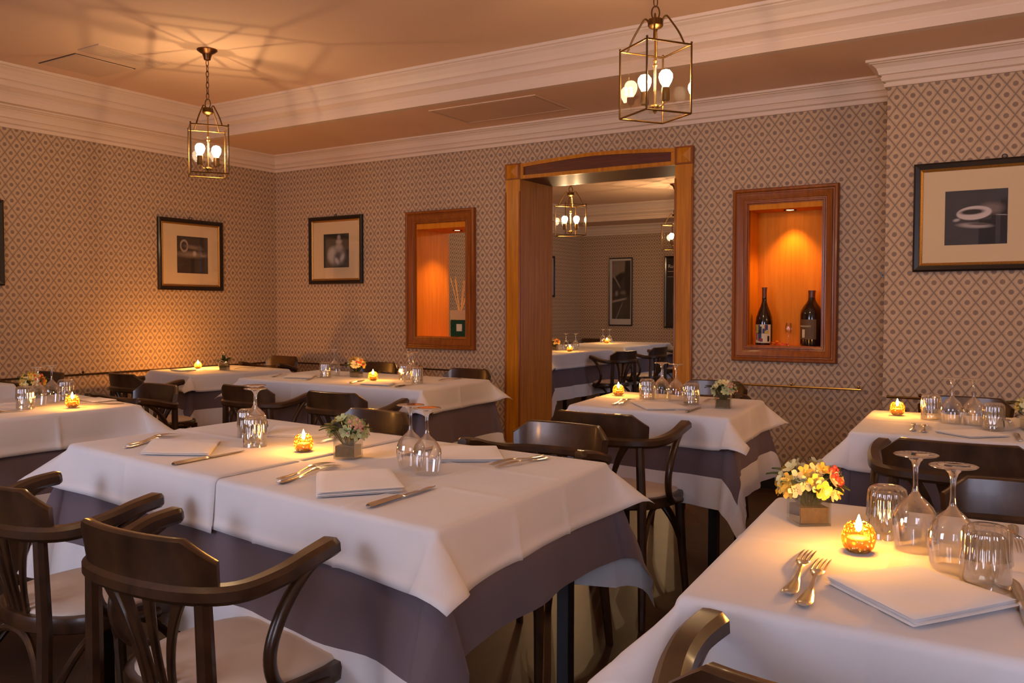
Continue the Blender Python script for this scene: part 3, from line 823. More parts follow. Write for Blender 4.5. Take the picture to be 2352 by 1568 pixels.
# ------------------------------------------------------------------ chairs
def chair_parts():
    P = []
    top_tip, top_back = .708, .664
    base = [(-.232, .035), (-.240, -.035), (-.234, -.105), (-.206, -.178), (-.135, -.230), (0, -.248), (.135, -.230), (.206, -.178), (.234, -.105), (.240, -.035), (.232, .035)]
    def zt(y):
        q = max(0, min(1, (y + .20) / .235))
        return top_back + (top_tip - top_back) * q * q * (3 - 2 * q)
    ctr = spline([(x, y, zt(y) - .017) for x, y in base], 5)
    n = len(ctr)
    sc = [(1.0 + .22 * max(0, (p.y + .06) / .1) if p.y > -.06 else 1.0, 1.0) for p in ctr]
    sc[0] = sc[-1] = (.75, .80)
    P.append(('arm_rail', MB().sweep(ctr, rect_sect(.040, .034), scale=sc).mesh('arm_rail', 'chair_wood', True), ()))
    # crest board standing on the back of the rail
    w = .186
    arc = []
    for q in (-1, -.96, -.88, -.80, -.745, -.6, -.45, -.3, -.15, 0, .15, .3, .45, .6, .745, .80, .88, .96, 1):
        x = q * w
        back = [p for p in ctr if p.y < -.12]
        for a, b in zip(back, back[1:]):
            if a.x <= x <= b.x:
                arc.append(a.lerp(b, (x - a.x) / (b.x - a.x)))
                break
    v, f = [], []
    for i, p in enumerate(arc):
        a = arc[max(i - 1, 0)]
        b = arc[min(i + 1, len(arc) - 1)]
        tt = (b - a).normalized()
        nn = Vector((tt.y, -tt.x, 0))
        q = abs(p.x) / w
        ztop = .747 - max(0, (q - .745) / .255) * .040
        for (off, z) in ((.011, .660), (.014, ztop - .004), (.008, ztop), (-.004, ztop), (-.009, ztop - .004), (-.011, .660)):
            lean = (z - .66) * .10
            v.append((p.x + nn.x * (off + lean), p.y + nn.y * (off + lean), z))
    m = 6
    for i in range(len(arc) - 1):
        for k in range(m):
            f.append((i * m + k, i * m + (k + 1) % m, (i + 1) * m + (k + 1) % m, (i + 1) * m + k))
    f.append(tuple(reversed(range(m))))
    f.append(tuple((len(arc) - 1) * m + k for k in range(m)))
    P.append(('crest_board', MB().add(v, f).mesh('crest_board', 'chair_wood', True), ()))
    # fan of curved slats
    for (xt, xb, yt) in ((-.118, -.040, -.226), (-.040, -.014, -.240), (.040, .014, -.240), (.118, .040, -.226)):
        pts, sc = [], []
        for i in range(10):
            q = i / 9
            x = xb + (xt - xb) * q ** 1.9
            y = -.186 + (yt + .186) * q
            pts.append((x, y, .430 + .215 * q))
            sc.append((.55 + .75 * q ** 2.2, 1.0))
        P.append(('slat', MB().sweep(pts, rect_sect(.026, .011), up=(0, 1, 0), scale=sc).mesh('slat', 'chair_wood', True), ()))
    for s_ in (-1, 1):
        P.append(('leg', MB().tube([(s_ * .163, -.216, .640), (s_ * .170, -.212, .43), (s_ * .178, -.222, .20), (s_ * .188, -.245, 0)], .0165, 8, scale=[.95, 1.05, 1.0, .8], up=(1, 0, 0)).mesh('leg', 'chair_wood', True), ()))
    for s_ in (-1, 1):
        P.append(('leg', MB().tube([(s_ * .160, .150, .415), (s_ * .170, .162, .2), (s_ * .182, .182, 0)], .0175, 8, scale=[1.1, .95, .75], up=(1, 0, 0)).mesh('leg', 'chair_wood', True), ()))
    for s_ in (-1, 1):
        c = spline([(s_ * .234, .012, .684), (s_ * .236, -.045, .656), (s_ * .236, -.100, .598), (s_ * .234, -.128, .530), (s_ * .228, -.112, .468), (s_ * .219, -.055, .426), (s_ * .212, .040, .410)], 6)
        P.append(('arm_support', MB().tube(c, .0125, 10, up=(1, 0, 0)).mesh('arm_support', 'chair_wood', True), ()))
    # bentwood braces arching between the legs
    q4 = [Vector((-.180, -.226, 0)), Vector((.180, -.226, 0)), Vector((.170, .166, 0)), Vector((-.170, .166, 0))]
    for i in range(4):
        a, b = q4[i], q4[(i + 1) % 4]
        inn = -(a + b) / 2 * .12
        c = spline([a + Vector((0, 0, .19)), a.lerp(b, .10) + inn * .5 + Vector((0, 0, .29)), a.lerp(b, .30) + inn + Vector((0, 0, .375)), a.lerp(b, .5) + inn + Vector((0, 0, .395)), a.lerp(b, .70) + inn + Vector((0, 0, .375)), a.lerp(b, .90) + inn * .5 + Vector((0, 0, .29)), b + Vector((0, 0, .19))], 4)
        P.append(('brace', MB().tube(c, .0095, 8).mesh('brace', 'chair_wood', True), ()))
    # seat ring and pad
    def ol(k, grow=0.0):
        a = 2 * PI * k / 36
        ca, sa = math.cos(a), math.sin(a)
        e = 2.6
        rx = .205 + grow + .012 * sa
        ry = .200 + grow
        return (rx * math.copysign(abs(ca) ** (2 / e), ca), ry * math.copysign(abs(sa) ** (2 / e), sa) - .002)
    ring = [(0.0, .398), (.004, .402), (.006, .425), (.002, .436), (-.012, .438), (-.030, .430)]
    v, f = [], []
    for (g, z) in [(-.06, .398)] + ring:
        for k in range(36):
            x, y = ol(k, g)
            v.append((x, y, z))
    for i in range(len(ring)):
        for k in range(36):
            f.append((i * 36 + k, i * 36 + (k + 1) % 36, (i + 1) * 36 + (k + 1) % 36, (i + 1) * 36 + k))
    f.append(tuple(reversed(range(36))))
    P.append(('seat_frame', MB().add(v, f).mesh('seat_frame', 'chair_wood', True), ()))
    v, f = [], []
    pad = [(-.014, .432), (-.014, .440), (-.020, .446), (-.05, .451), (-.10, .454), (-.16, .455)]
    for (g, z) in pad:
        for k in range(36):
            x, y = ol(k, g)
            v.append((x, y, z))
    for i in range(len(pad) - 1):
        for k in range(36):
            f.append((i * 36 + k, i * 36 + (k + 1) % 36, (i + 1) * 36 + (k + 1) % 36, (i + 1) * 36 + k))
    f.append(tuple((len(pad) - 1) * 36 + k for k in range(36)))
    P.append(('seat_pad', MB().add(v, f).mesh('seat_pad', 'cream_leather', 'full'), ()))
    return P
CH = chair_parts()
def chair(label, x, y, deg, sc=1.0):
    t = thing('bentwood_armchair', label, 'chair', (x, y, 0), R(deg), 'dark bentwood armchairs around the tables')
    t.scale = (sc, sc, sc)
    for name, me, _ in CH:
        link(name, me, t)
    return t
CHAIRS = [
    ('dark armchair in front of the long central table, whole cream seat in view', 4.735, -4.435, 0),
    ('dark armchair in front of the long central table, cut by the left picture edge', 4.095, -4.350, -3),
    ('armchair behind the long central table with crest beyond the vase', 3.84, -3.245, 177),
    ('armchair behind the right end of the long central table, shiny crest', 4.645, -3.185, 177),
    ('armchair in front of the table under the diffuser niche, nearer the corner', 2.51, -2.29, 2),
    ('armchair in front of the table under the diffuser niche, nearer the doorway', 3.15, -2.30, 2),
    ('armchair against the back wall behind the yellow vase and candle', 1.78, -.86, 180),
    ('armchair against the back wall just left of the doorway', 2.74, -1.07, 178),
    ('armchair in front of the corner table lit by the glowing candle', 1.25, -2.13, -6),
    ('armchair standing in the far room corner against both rails', .54, -.66, 178),
    ('armchair behind the left edge table with white light on its crest', 2.08, -2.96, 177),
    ('armchair crest just visible behind the wine glasses at far left', .72, -2.77, 178),
    ('armchair in front of the table beside the doorway', 4.69, -2.52, 0, 1.03),
    ('armchair behind the table beside the doorway, below the brass rail', 4.45, -1.10, 178),
    ('armchair in front of the table under the papaya picture', 5.895, -2.645, 0, 1.04),
    ('armchair against the wall behind the table under the papaya picture', 5.74, -1.36, 180),
    ('armchair behind the lower right table with smooth inner crest', 6.09, -3.52, 178),
    ('armchair at the bottom edge in front of the lower right table', 6.015, -4.535, 0, 1.05),
    ('dark armchair seen from the side beyond the doorway, nearest of the far room', 2.30, 2.10, 76),
    ('dark armchair beyond the doorway, middle of the far room row', 2.22, 3.05, 86),
    ('dark armchair beyond the doorway, last in the far room row', 1.98, 4.33, 88),
    ('armchair crest against the far room side, behind the far table', .60, 4.75, 175),
]
for c in CHAIRS:
    chair(*c)

# ------------------------------------------------------------------ tables and cloths
def cloth_grid(quad, z, drops, rc, eps, phim, ripple, seed, res=.035, creases=(), band=0.0, pw=1.0, rip0=0.0, bsides=(1, 1, 1, 1), flare=R(5)):
    """sheet over a table quad (NL, NR, FR, FL); drops = front, right, back, left; returns body and band meshes"""
    rnd = random.Random(seed)
    q = [Vector((p[0], p[1], 0)) for p in quad]
    L = ((q[1] - q[0]).length + (q[2] - q[3]).length) / 2
    Wd = ((q[3] - q[0]).length + (q[2] - q[1]).length) / 2
    df, dr, db, dl = drops
    def axis(lo, hi, size, extra):
        s_ = set()
        n = max(2, int(size / res))
        for i in range(n + 1): s_.add(round(size * i / n, 5))
        for (d, sg) in ((lo, -1), (hi, 1)):
            if d > 0:
                b0 = 0 if sg < 0 else size
                arc = rc * PI / 2
                for k in range(1, 5): s_.add(round(b0 + sg * arc * k / 4, 5))
                m = max(3, int((d - arc) / res))
                for k in range(1, m + 1): s_.add(round(b0 + sg * (arc + (d - arc) * k / m), 5))
                if band: s_.add(round(b0 + sg * (d - band), 5))
                else:
                    for e_ in (.0170, .0185): s_.add(round(b0 + sg * (d - e_), 5))
        for c in extra:
            for e in (-.010, 0, .010): s_.add(round(c + e, 5))
        return sorted(s_)
    us = axis(dl, dr, L, [c for a, c in creases if a == 'u'])
    vs = axis(df, db, Wd, [c for a, c in creases if a == 'v'])
    ef = Vector(((q[1] - q[0]).y, -(q[1] - q[0]).x, 0)).normalized()
    er = Vector(((q[2] - q[1]).y, -(q[2] - q[1]).x, 0)).normalized()
    eb = Vector(((q[3] - q[2]).y, -(q[3] - q[2]).x, 0)).normalized()
    el = Vector(((q[0] - q[3]).y, -(q[0] - q[3]).x, 0)).normalized()
    ph = [rnd.uniform(0, 6.28) for _ in range(8)]
    kw = [rnd.uniform(14, 20), rnd.uniform(26, 38)]
    V = []
    for v in vs:
        for u in us:
            cu, cv = min(max(u, 0), L), min(max(v, 0), Wd)
            a, b = cu / L, cv / Wd
            p = (q[0] * (1 - a) + q[1] * a) * (1 - b) + (q[3] * (1 - a) + q[2] * a) * b
            ou, ov = u - cu, v - cv
            r = math.hypot(ou, ov)
            zz = z
            if r < 1e-6:
                for (ax, c) in creases:
                    d = abs((u if ax == 'u' else v) - c)
                    zz += .0030 * math.exp(-(d / .006) ** 2)
                zz += .0006 * math.sin(9 * u + ph[0]) * math.sin(8 * v + ph[1])
                V.append((p.x, p.y, zz))
                continue
            nu = er if ou > 0 else el
            nv = eb if ov > 0 else ef
            th = math.atan2(abs(ov), abs(ou))
            h = nu * math.cos(th) + nv * math.sin(th)
            h.normalize()
            if ou != 0 and ov != 0:
                e0 = eps + flare
            else:
                ds = [9.0]
                if ov != 0:
                    if dl > 0: ds.append(cu)
                    if dr > 0: ds.append(L - cu)
                else:
                    if df > 0: ds.append(cv)
                    if db > 0: ds.append(Wd - cv)
                e0 = eps + flare * max(0.0, 1 - min(ds) / .20) ** 2
            phi = e0 + (phim - e0) * (max(0.0, math.sin(2 * th)) ** pw if (ou != 0 and ov != 0) else 0)
            arc = rc * PI / 2
            if r < arc:
                ho, dz = rc * math.sin(r / rc), rc * (1 - math.cos(r / rc))
            else:
                rest = r - arc
                ho, dz = rc + rest * math.sin(phi), rc + rest * math.cos(phi)
                al = (u + v) if th in (0,) else (u - v)
                k = min(1.0, max(0.0, rest - rip0) / .20)
                wv = math.sin(kw[0] * (u if abs(ov) > abs(ou) else v) + ph[2]) + .5 * math.sin(kw[1] * (u if abs(ov) > abs(ou) else v) + ph[3])
                ho += ripple * k * (wv + .9)
                for (ax, c) in creases:
                    if (ax == 'u' and abs(ov) > 0 and ou == 0) or (ax == 'v' and abs(ou) > 0 and ov == 0):
                        d = abs((u if ax == 'u' else v) - c)
                        ho += .006 * math.exp(-(d / .008) ** 2)
            if not band and min(u + dl if ou < 0 else 9, L + dr - u if ou > 0 else 9, v + df if ov < 0 else 9, Wd + db - v if ov > 0 else 9) < .0176:
                ho += .0016
            V.append((p.x + h.x * ho, p.y + h.y * ho, max(.012, zz - dz)))
    nu_ = len(us)
    body, bnd = [], []
    for j in range(len(vs) - 1):
        for i in range(nu_ - 1):
            um, vm = (us[i] + us[i + 1]) / 2, (vs[j] + vs[j + 1]) / 2
            fc = (j * nu_ + i, j * nu_ + i + 1, (j + 1) * nu_ + i + 1, (j + 1) * nu_ + i)
            e = min([x for x, d, k_ in ((um + dl, dl, bsides[3]), (L + dr - um, dr, bsides[1]), (vm + df, df, bsides[0]), (Wd + db - vm, db, bsides[2])) if d > 0 and k_] + [9])
            (bnd if band and e < band else body).append(fc)
    def sub(faces):
        idx, vv = {}, []
        ff = []
        for fc in faces:
            t_ = []
            for i in fc:
                if i not in idx:
                    idx[i] = len(vv)
                    vv.append(V[i])
                t_.append(idx[i])
            ff.append(tuple(t_))
        return MB().add(vv, ff)
    return sub(body), (sub(bnd) if bnd else None)
def solid(o, th):
    m = o.modifiers.new('thickness', 'SOLIDIFY')
    m.thickness, m.offset = th, -1
    return o
def table(desc, quad, white=.135, grey=.345, splits=None, seed=1, gdrops=None, wdrops=None, gphi=15, legs_in=.07, topz=.7365, bsides=(1, 1, 1, 1)):
    q = quad
    t = thing('restaurant_table', 'square-legged dining table, the ' + desc, 'table')
    c = Vector((sum(p[0] for p in q) / 4, sum(p[1] for p in q) / 4))
    ins = [(p[0] + (c.x - p[0]) * .008, p[1] + (c.y - p[1]) * .008) for p in q]
    v = [(x, y, topz - .028) for x, y in ins] + [(x, y, topz) for x, y in ins]
    obj('tabletop', MB().add(v, [(3, 2, 1, 0), (4, 5, 6, 7), (0, 1, 5, 4), (1, 2, 6, 5), (2, 3, 7, 6), (3, 0, 4, 7)]), 'black_lacquer', t)
    for p in q:
        d = (c - Vector(p)).normalized() * legs_in * 1.4
        x, y = p[0] + d.x, p[1] + d.y
        obj('leg', MB().box(x - .017, x + .017, y - .017, y + .017, 0, topz - .028), 'black_lacquer', t)
    gd = gdrops or (grey,) * 4
    body, bnd = cloth_grid(q, topz + .002, gd, .010, R(2.5), R(gphi), .010, seed, band=.115, pw=.8, rip0=.11, bsides=bsides)
    g = tag(link('grey_undercloth', None), 'grey undercloth with white border, hanging from the ' + desc, 'tablecloth', 'grey undercloths with white borders')
    obj('cloth', body, 'grey_linen', g, 'full')
    obj('white_border', bnd, 'band_linen', g, 'full')
    wd = wdrops or (white,) * 4
    L = ((Vector(q[1]) - Vector(q[0])).length + (Vector(q[2]) - Vector(q[3])).length) / 2
    Wd = ((Vector(q[3]) - Vector(q[0])).length + (Vector(q[2]) - Vector(q[1])).length) / 2
    if splits is None:
        cr = [('u', L * .33), ('u', L * .67), ('v', Wd * .5)]
        b, _ = cloth_grid(q, topz + .0045, wd, .016, R(4), R(52), .004, seed + 50, creases=cr, pw=.9, flare=R(20))
        solid(tag(obj('white_tablecloth', b, 'white_linen', None, 'full'), 'white linen tablecloth spread over the ' + desc, 'tablecloth', 'white tablecloths'), .0012)
    else:
        s_, labs = splits
        def at(a, bk): 
            p = Vector(q[0]).lerp(Vector(q[1]), a) if not bk else Vector(q[3]).lerp(Vector(q[2]), a)
            return (p.x, p.y)
        ql = [q[0], at(s_ + .012, 0), at(s_ + .012, 1), q[3]]
        qr = [at(s_ - .03, 0), q[1], q[2], at(s_ - .03, 1)]
        L1 = (Vector(ql[1]) - Vector(ql[0])).length
        L2 = (Vector(qr[1]) - Vector(qr[0])).length
        b, _ = cloth_grid(ql, topz + .0062, (wd[0] + .012, 0, wd[2], wd[3]), .0175, R(5), R(56), .003, seed + 50, creases=[('u', L1 * .45), ('v', Wd * .5)], pw=.9, flare=R(22))
        solid(tag(obj('white_tablecloth', b, 'white_linen', None, 'full'), labs[0], 'tablecloth', 'white tablecloths'), .0012)
        b, _ = cloth_grid(qr, topz + .0042, (wd[0], wd[1], wd[2], 0), .0150, R(4), R(52), .004, seed + 51, creases=[('u', L2 * .3), ('u', L2 * .65), ('v', Wd * .36), ('v', Wd * .68)], pw=.9, flare=R(22))
        solid(tag(obj('white_tablecloth', b, 'white_linen', None, 'full'), labs[1], 'tablecloth', 'white tablecloths'), .0012)

table('long central table', [(3.653, -4.136), (5.180, -4.354), (5.121, -3.553), (3.648, -3.412)], .140, .40, (.515, ('left of the two white cloths overlapping on the long central table', 'right of the two white cloths overlapping on the long central table')), 3, (.400, .255, .36, .36), (.128, .135, .13, .13), 22, bsides=(1, 0, 1, 1))
table('long table under the diffuser niche', [(2.059, -2.159), (3.410, -2.176), (3.328, -1.465), (1.950, -1.408)], .135, .42, None, 5)
table('corner table by the glowing candle', [(.33, -1.535), (1.000, -1.695), (1.096, -.890), (.36, -.80)], .13, .36, None, 7, topz=.680)
table('table beside the doorway', [(4.365, -2.353), (5.071, -2.430), (4.985, -1.736), (4.262, -1.696)], .135, .345, None, 9, (.345, .345, .345, .345), None, 14)
table('table under the papaya picture', [(5.546, -2.554), (6.280, -2.560), (6.220, -1.850), (5.487, -1.864)], .14, .40, None, 11)
table('lower right table', [(5.715, -4.462), (6.455, -4.470), (6.385, -3.730), (5.643, -3.736)], .15, .36, None, 13)
table('table cut by the left picture edge', [(2.10, -4.02), (2.840, -4.08), (2.854, -3.372), (2.130, -3.240)], .15, .42, None, 15)
table('table just visible at far left', [(.62, -3.82), (1.35, -3.84), (1.352, -3.10), (.63, -3.08)], .14, .40, None, 17)
table('nearer table beyond the doorway', [(1.40, 1.10), (2.22, 1.10), (2.22, 2.35), (1.40, 2.35)], .15, .42, None, 19)
table('farther table beyond the doorway', [(1.22, 3.02), (2.06, 2.98), (2.02, 4.32), (1.20, 4.32)], .15, .42, None, 21)

# ------------------------------------------------------------------ things on the tables
ZTOP = .7425
def lathe_mesh(name, prof, mat, n=22, **k):
    return MB().lathe(prof, n, **k).mesh(name, mat, 'full')
WG = [('bowl', lathe_mesh('bowl', [(.0295, 0), (.0325, .014), (.0355, .032), (.0365, .046), (.0345, .060), (.0285, .073), (.0185, .084), (.0095, .092), (.0055, .099)], 'clear_glass', 28)),
      ('stem', lathe_mesh('stem', [(.0055, .099), (.0042, .108), (.0038, .125), (.0046, .140), (.0075, .149), (.0125, .1545)], 'clear_glass', 16)),
      ('foot', lathe_mesh('foot', [(.0125, .1545), (.022, .1578), (.0345, .1600), (.0355, .1612), (.0345, .1620), (.02, .1624), (.001, .1626)], 'clear_glass', 28))]
TB = [('body', lathe_mesh('body', [(.0338, 0), (.0344, .001), (.0342, .018), (.0334, .034), (.0346, .037), (.0338, .044), (.0328, .060), (.0320, .078), (.0300, .086), (.0245, .0905), (.012, .0915), (.0003, .0915),
                                    (.0003, .079), (.012, .079), (.020, .078), (.0265, .072), (.0290, .044), (.0318, .034), (.0328, .018), (.0332, .001), (.0338, 0)], 'fluted_glass', 108, flute=18, amp=.09, zr=(.036, .0865)))]
def wine_glass(label, x, y, s=1.0, z=ZTOP, up=False):
    t = thing('wine_glass', label, 'wine glass', (x, y, z), random.Random(label).uniform(0, 6), 'upturned wine glasses on the tables')
    t.scale = (s, s, s)
    for n_, me in WG:
        link(n_, me, t)
def tumbler(label, x, y, s=1.0, z=ZTOP):
    t = thing('glass_tumbler', label, 'tumbler', (x, y, z), random.Random(label).uniform(0, 6), 'upturned fluted tumblers on the tables')
    t.scale = (s, s, s)
    for n_, me in TB:
        link(n_, me, t)
CG = lathe_mesh('glass_holder', [(.012, .0), (.019, .002), (.026, .010), (.0295, .022), (.029, .034), (.0245, .045), (.0185, .051), (.0175, .052), (.0165, .050)], 'gold_crackle_glass', 28)
CW = lathe_mesh('wax', [(.001, .004), (.014, .004), (.019, .010), (.021, .022), (.020, .026), (.001, .026)], 'wax', 20)
CF = lathe_mesh('flame', [(.001, .036), (.0050, .040), (.0062, .046), (.0050, .053), (.0026, .060), (.0004, .066)], 'flame_glow', 12)
def candle(label, x, y, z=ZTOP, power=CANDLE_W):
    t = thing('votive_candle', label, 'candle', (x, y, z), 0, 'lit votive candles on the tables')
    t.scale = (.92, .92, .96)
    link('glass_holder', CG, t)
    link('wax', CW, t)
    link('flame', CF, t)
    point_light('candle_light', (0, 0, .060), power, FLAME, .012, t)

def floret(mat):
    m = MB()
    for k in range(5):
        a = 2 * PI * k / 5
        ca, sa = math.cos(a), math.sin(a)
        def p(r, s_, z): return (r * ca - s_ * sa, r * sa + s_ * ca, z)
        m.add([p(.001, 0, 0), p(.006, -.0045, .0015), p(.0115, -.0035, .0045), p(.0125, 0, .0042), p(.0115, .0035, .0045), p(.006, .0045, .0015)], [(0, 1, 2, 3), (0, 3, 4, 5)])
    m.ball((0, 0, .0015), .0022, 6, 4)
    return m.mesh('blossom', mat, True)
FLO = {k: floret(k) for k in ('petal_cream', 'petal_yellow', 'petal_green')}
def leaf_mesh(mat):
    n = 5
    v, f = [], []
    for i in range(n + 1):
        q = i / n
        w = .011 * math.sin(PI * min(1, q * .92 + .06)) ** .8
        y = .045 * q
        z = .012 * q - .020 * q * q
        v += [(-w, y, z + .003), (0, y, z), (w, y, z + .003)]
    for i in range(n):
        f += [(3 * i, 3 * i + 1, 3 * i + 4, 3 * i + 3), (3 * i + 1, 3 * i + 2, 3 * i + 5, 3 * i + 4)]
    return MB().add(v, f).mesh('leaf', mat, True)
LEAF = {k: leaf_mesh(k) for k in ('leaf_green', 'leaf_dark')}
BER = {k: MB().ball((0, 0, 0), .0045, 8, 5).mesh('berry', k, 'full') for k in ('berry_red', 'berry_pink')}
def vase(label, x, y, deg, style, seed, z=ZTOP, detail=True, spread=.052):
    t = thing('flower_arrangement', label, 'flowers', (x, y, z), R(deg), 'small flower arrangements in square glass vases')
    h, b = .068, .0305
    sh = MB()
    for (x0, x1, y0, y1) in ((-b, b, -b, -b + .0022), (-b, b, b - .0022, b), (-b, -b + .0022, -b + .0022, b - .0022), (b - .0022, b, -b + .0022, b - .0022)):
        sh.box(x0, x1, y0, y1, 0, h)
    sh.box(-b, b, -b, b, 0, .004)
    obj('vase', sh, 'vase_glass', t)
    obj('moss', MB().box(-b + .004, b - .004, -b + .004, b - .004, .005, .034), 'moss', t)
    rnd = random.Random(seed)
    stems = MB()
    sets = {'yellow': (['petal_cream', 'petal_yellow', 'petal_cream'], 'berry_red', 56, 12, 18), 'pale': (['petal_green', 'petal_cream', 'petal_green'], 'berry_pink', 46, 14, 18), 'leafy': (['petal_green'], 'berry_pink', 0, 0, 34)}
    cols, bcol, nf, nb, nl = sets[style]
    pieces = {}
    def put(kind, me, p, e, s_):
        if detail:
            o = link(kind, me, t, p)
            o.rotation_euler = e
            o.scale = (s_,) * 3
        else:
            M = Matrix.LocRotScale(Vector(p), e if hasattr(e, 'order') else None, Vector((s_,) * 3))
            k = pieces.setdefault((kind, me.materials[0].name), MB())
            k.add([M @ w.co for w in me.vertices], [tuple(q.vertices) for q in me.polygons])
    from mathutils import Euler
    def dome(rmin=.5, zmin=-.18):
        while True:
            a, e = rnd.uniform(0, 2 * PI), math.asin(rnd.uniform(zmin, 1))
            r = spread * rnd.uniform(max(.75, rmin), 1.0)
            d = Vector((math.cos(a) * math.cos(e), math.sin(a) * math.cos(e), math.sin(e) * .82))
            return d * r + Vector((0, 0, .070)), d
    for k in range(nf):
        p, d = dome()
        e = d.to_track_quat('Z', 'Y').to_euler()
        e.rotate_axis('Z', rnd.uniform(0, 6))
        put('blossom', FLO[cols[k % len(cols)]], p, e, rnd.uniform(1.0, 1.45))
        stems.tube([(p.x * .2, p.y * .2, .03), p * .97], .001, 4, up=(1, 0, 0))
    ba = rnd.uniform(-.9, -.3)
    for k in range(nb):
        a = ba + rnd.uniform(-.55, .55)
        e = rnd.uniform(.0, .75)
        d = Vector((math.cos(a) * math.cos(e), math.sin(a) * math.cos(e), math.sin(e)))
        put('berry', BER[bcol], d * spread * 1.02 + Vector((0, 0, .070)), Euler((0, 0, 0)), rnd.uniform(.8, 1.25))
    for k in range(nl):
        if style == 'leafy':
            p, d = dome(.3, .15)
            p = Vector((0, 0, .062)) + (p - Vector((0, 0, .070))) * rnd.uniform(.1, .7)
        else:
            a = 2 * PI * k / nl + rnd.uniform(-.2, .2)
            d = Vector((math.cos(a), math.sin(a), rnd.uniform(.05, .55))).normalized()
            p = d * spread * .5 + Vector((0, 0, .068))
        e = d.to_track_quat('Y', 'Z').to_euler()
        put('leaf', LEAF['leaf_green' if k % 3 else 'leaf_dark'] if style != 'leafy' else LEAF['leaf_dark' if k % 4 else 'leaf_green'], p, e, rnd.uniform(.7, 1.2))
    if nf:
        obj('stems', stems, 'leaf_dark', t)
    for (kind, mname), m_ in pieces.items():
        tag(obj({'blossom': 'blossoms', 'leaf': 'leaves', 'berry': 'berries'}[kind], m_, mname, t), kind='stuff')

# cutlery: built along +y from the handle end (0) to the tip (1), unit length
def fork_mesh():
    m = MB()
    st = [(0, .024), (.02, .040), (.08, .044), (.20, .034), (.34, .019), (.46, .013), (.51, .015), (.545, .026), (.575, .040), (.62, .044)]
    v, f = [], []
    def zc(y): return .024 + .030 * math.sin(PI * max(0, (y - .30) / .70)) * (1 if y > .30 else 0) + (.010 * (1 - y / .30) if y < .30 else 0)
    for (y, w) in st:
        z = zc(y)
        v += [(-w, y, z), (-w * .6, y, z + .009), (w * .6, y, z + .009), (w, y, z), (0, y, z - .008)]
    for i in range(len(st) - 1):
        for k in range(5):
            f.append((i * 5 + k, i * 5 + (k + 1) % 5, (i + 1) * 5 + (k + 1) % 5, (i + 1) * 5 + k))
    f.append((4, 3, 2, 1, 0))
    f.append(tuple((len(st) - 1) * 5 + k for k in range(5)))
    m.add(v, f)
    for x in (-.0375, -.0125, .0125, .0375):
        m.sweep([(x, y, zc(y) + .002) for y in (.61, .70, .80, .90, 1.0)], rect_sect(.0125, .010), scale=[1, .95, .9, .8, .45])
    return m.mesh('fork', 'steel', True)
def knife_mesh():
    m = MB()
    st = [(0, .026, .016), (.02, .036, .022), (.20, .034, .022), (.40, .030, .020), (.44, .034, .020), (.47, .024, .012), (.50, .036, .006), (.70, .042, .005), (.90, .036, .004), (.97, .020, .003), (1.0, .004, .002)]
    v, f = [], []
    for (y, w, h) in st:
        s_ = .0 if y < .48 else .006
        v += [(-w + s_, y, .020), (-w * .5 + s_, y, .020 + h), (w * .5, y, .020 + h), (w, y, .020), (w * .5, y, .020 - h * .6), (-w * .5 + s_, y, .020 - h * .6)]
    for i in range(len(st) - 1):
        for k in range(6):
            f.append((i * 6 + k, i * 6 + (k + 1) % 6, (i + 1) * 6 + (k + 1) % 6, (i + 1) * 6 + k))
    f.append((5, 4, 3, 2, 1, 0))
    f.append(tuple((len(st) - 1) * 6 + k for k in range(6)))
    return m.add(v, f).mesh('knife', 'steel', True)
FORK, KNIFE = fork_mesh(), knife_mesh()
def cutlery(kind, label, a, b, length=None, z=ZTOP, lift=0):
    A, B_ = Vector(a), Vector(b)
    L = (B_ - A).length
    use = length or min(max(L, .19), .255)
    mid = (A + B_) / 2
    d = (B_ - A).normalized()
    A = mid - d * use / 2
    o = link(kind, FORK if kind == 'fork' else KNIFE, None, (A.x, A.y, z + lift - (.018 if kind == 'fork' else .006) * use))
    o.rotation_euler = (0, 0, math.atan2(d.y, d.x) - PI / 2)
    o.scale = (use,) * 3
    tag(o, label, kind, 'table forks' if kind == 'fork' else 'table knives')
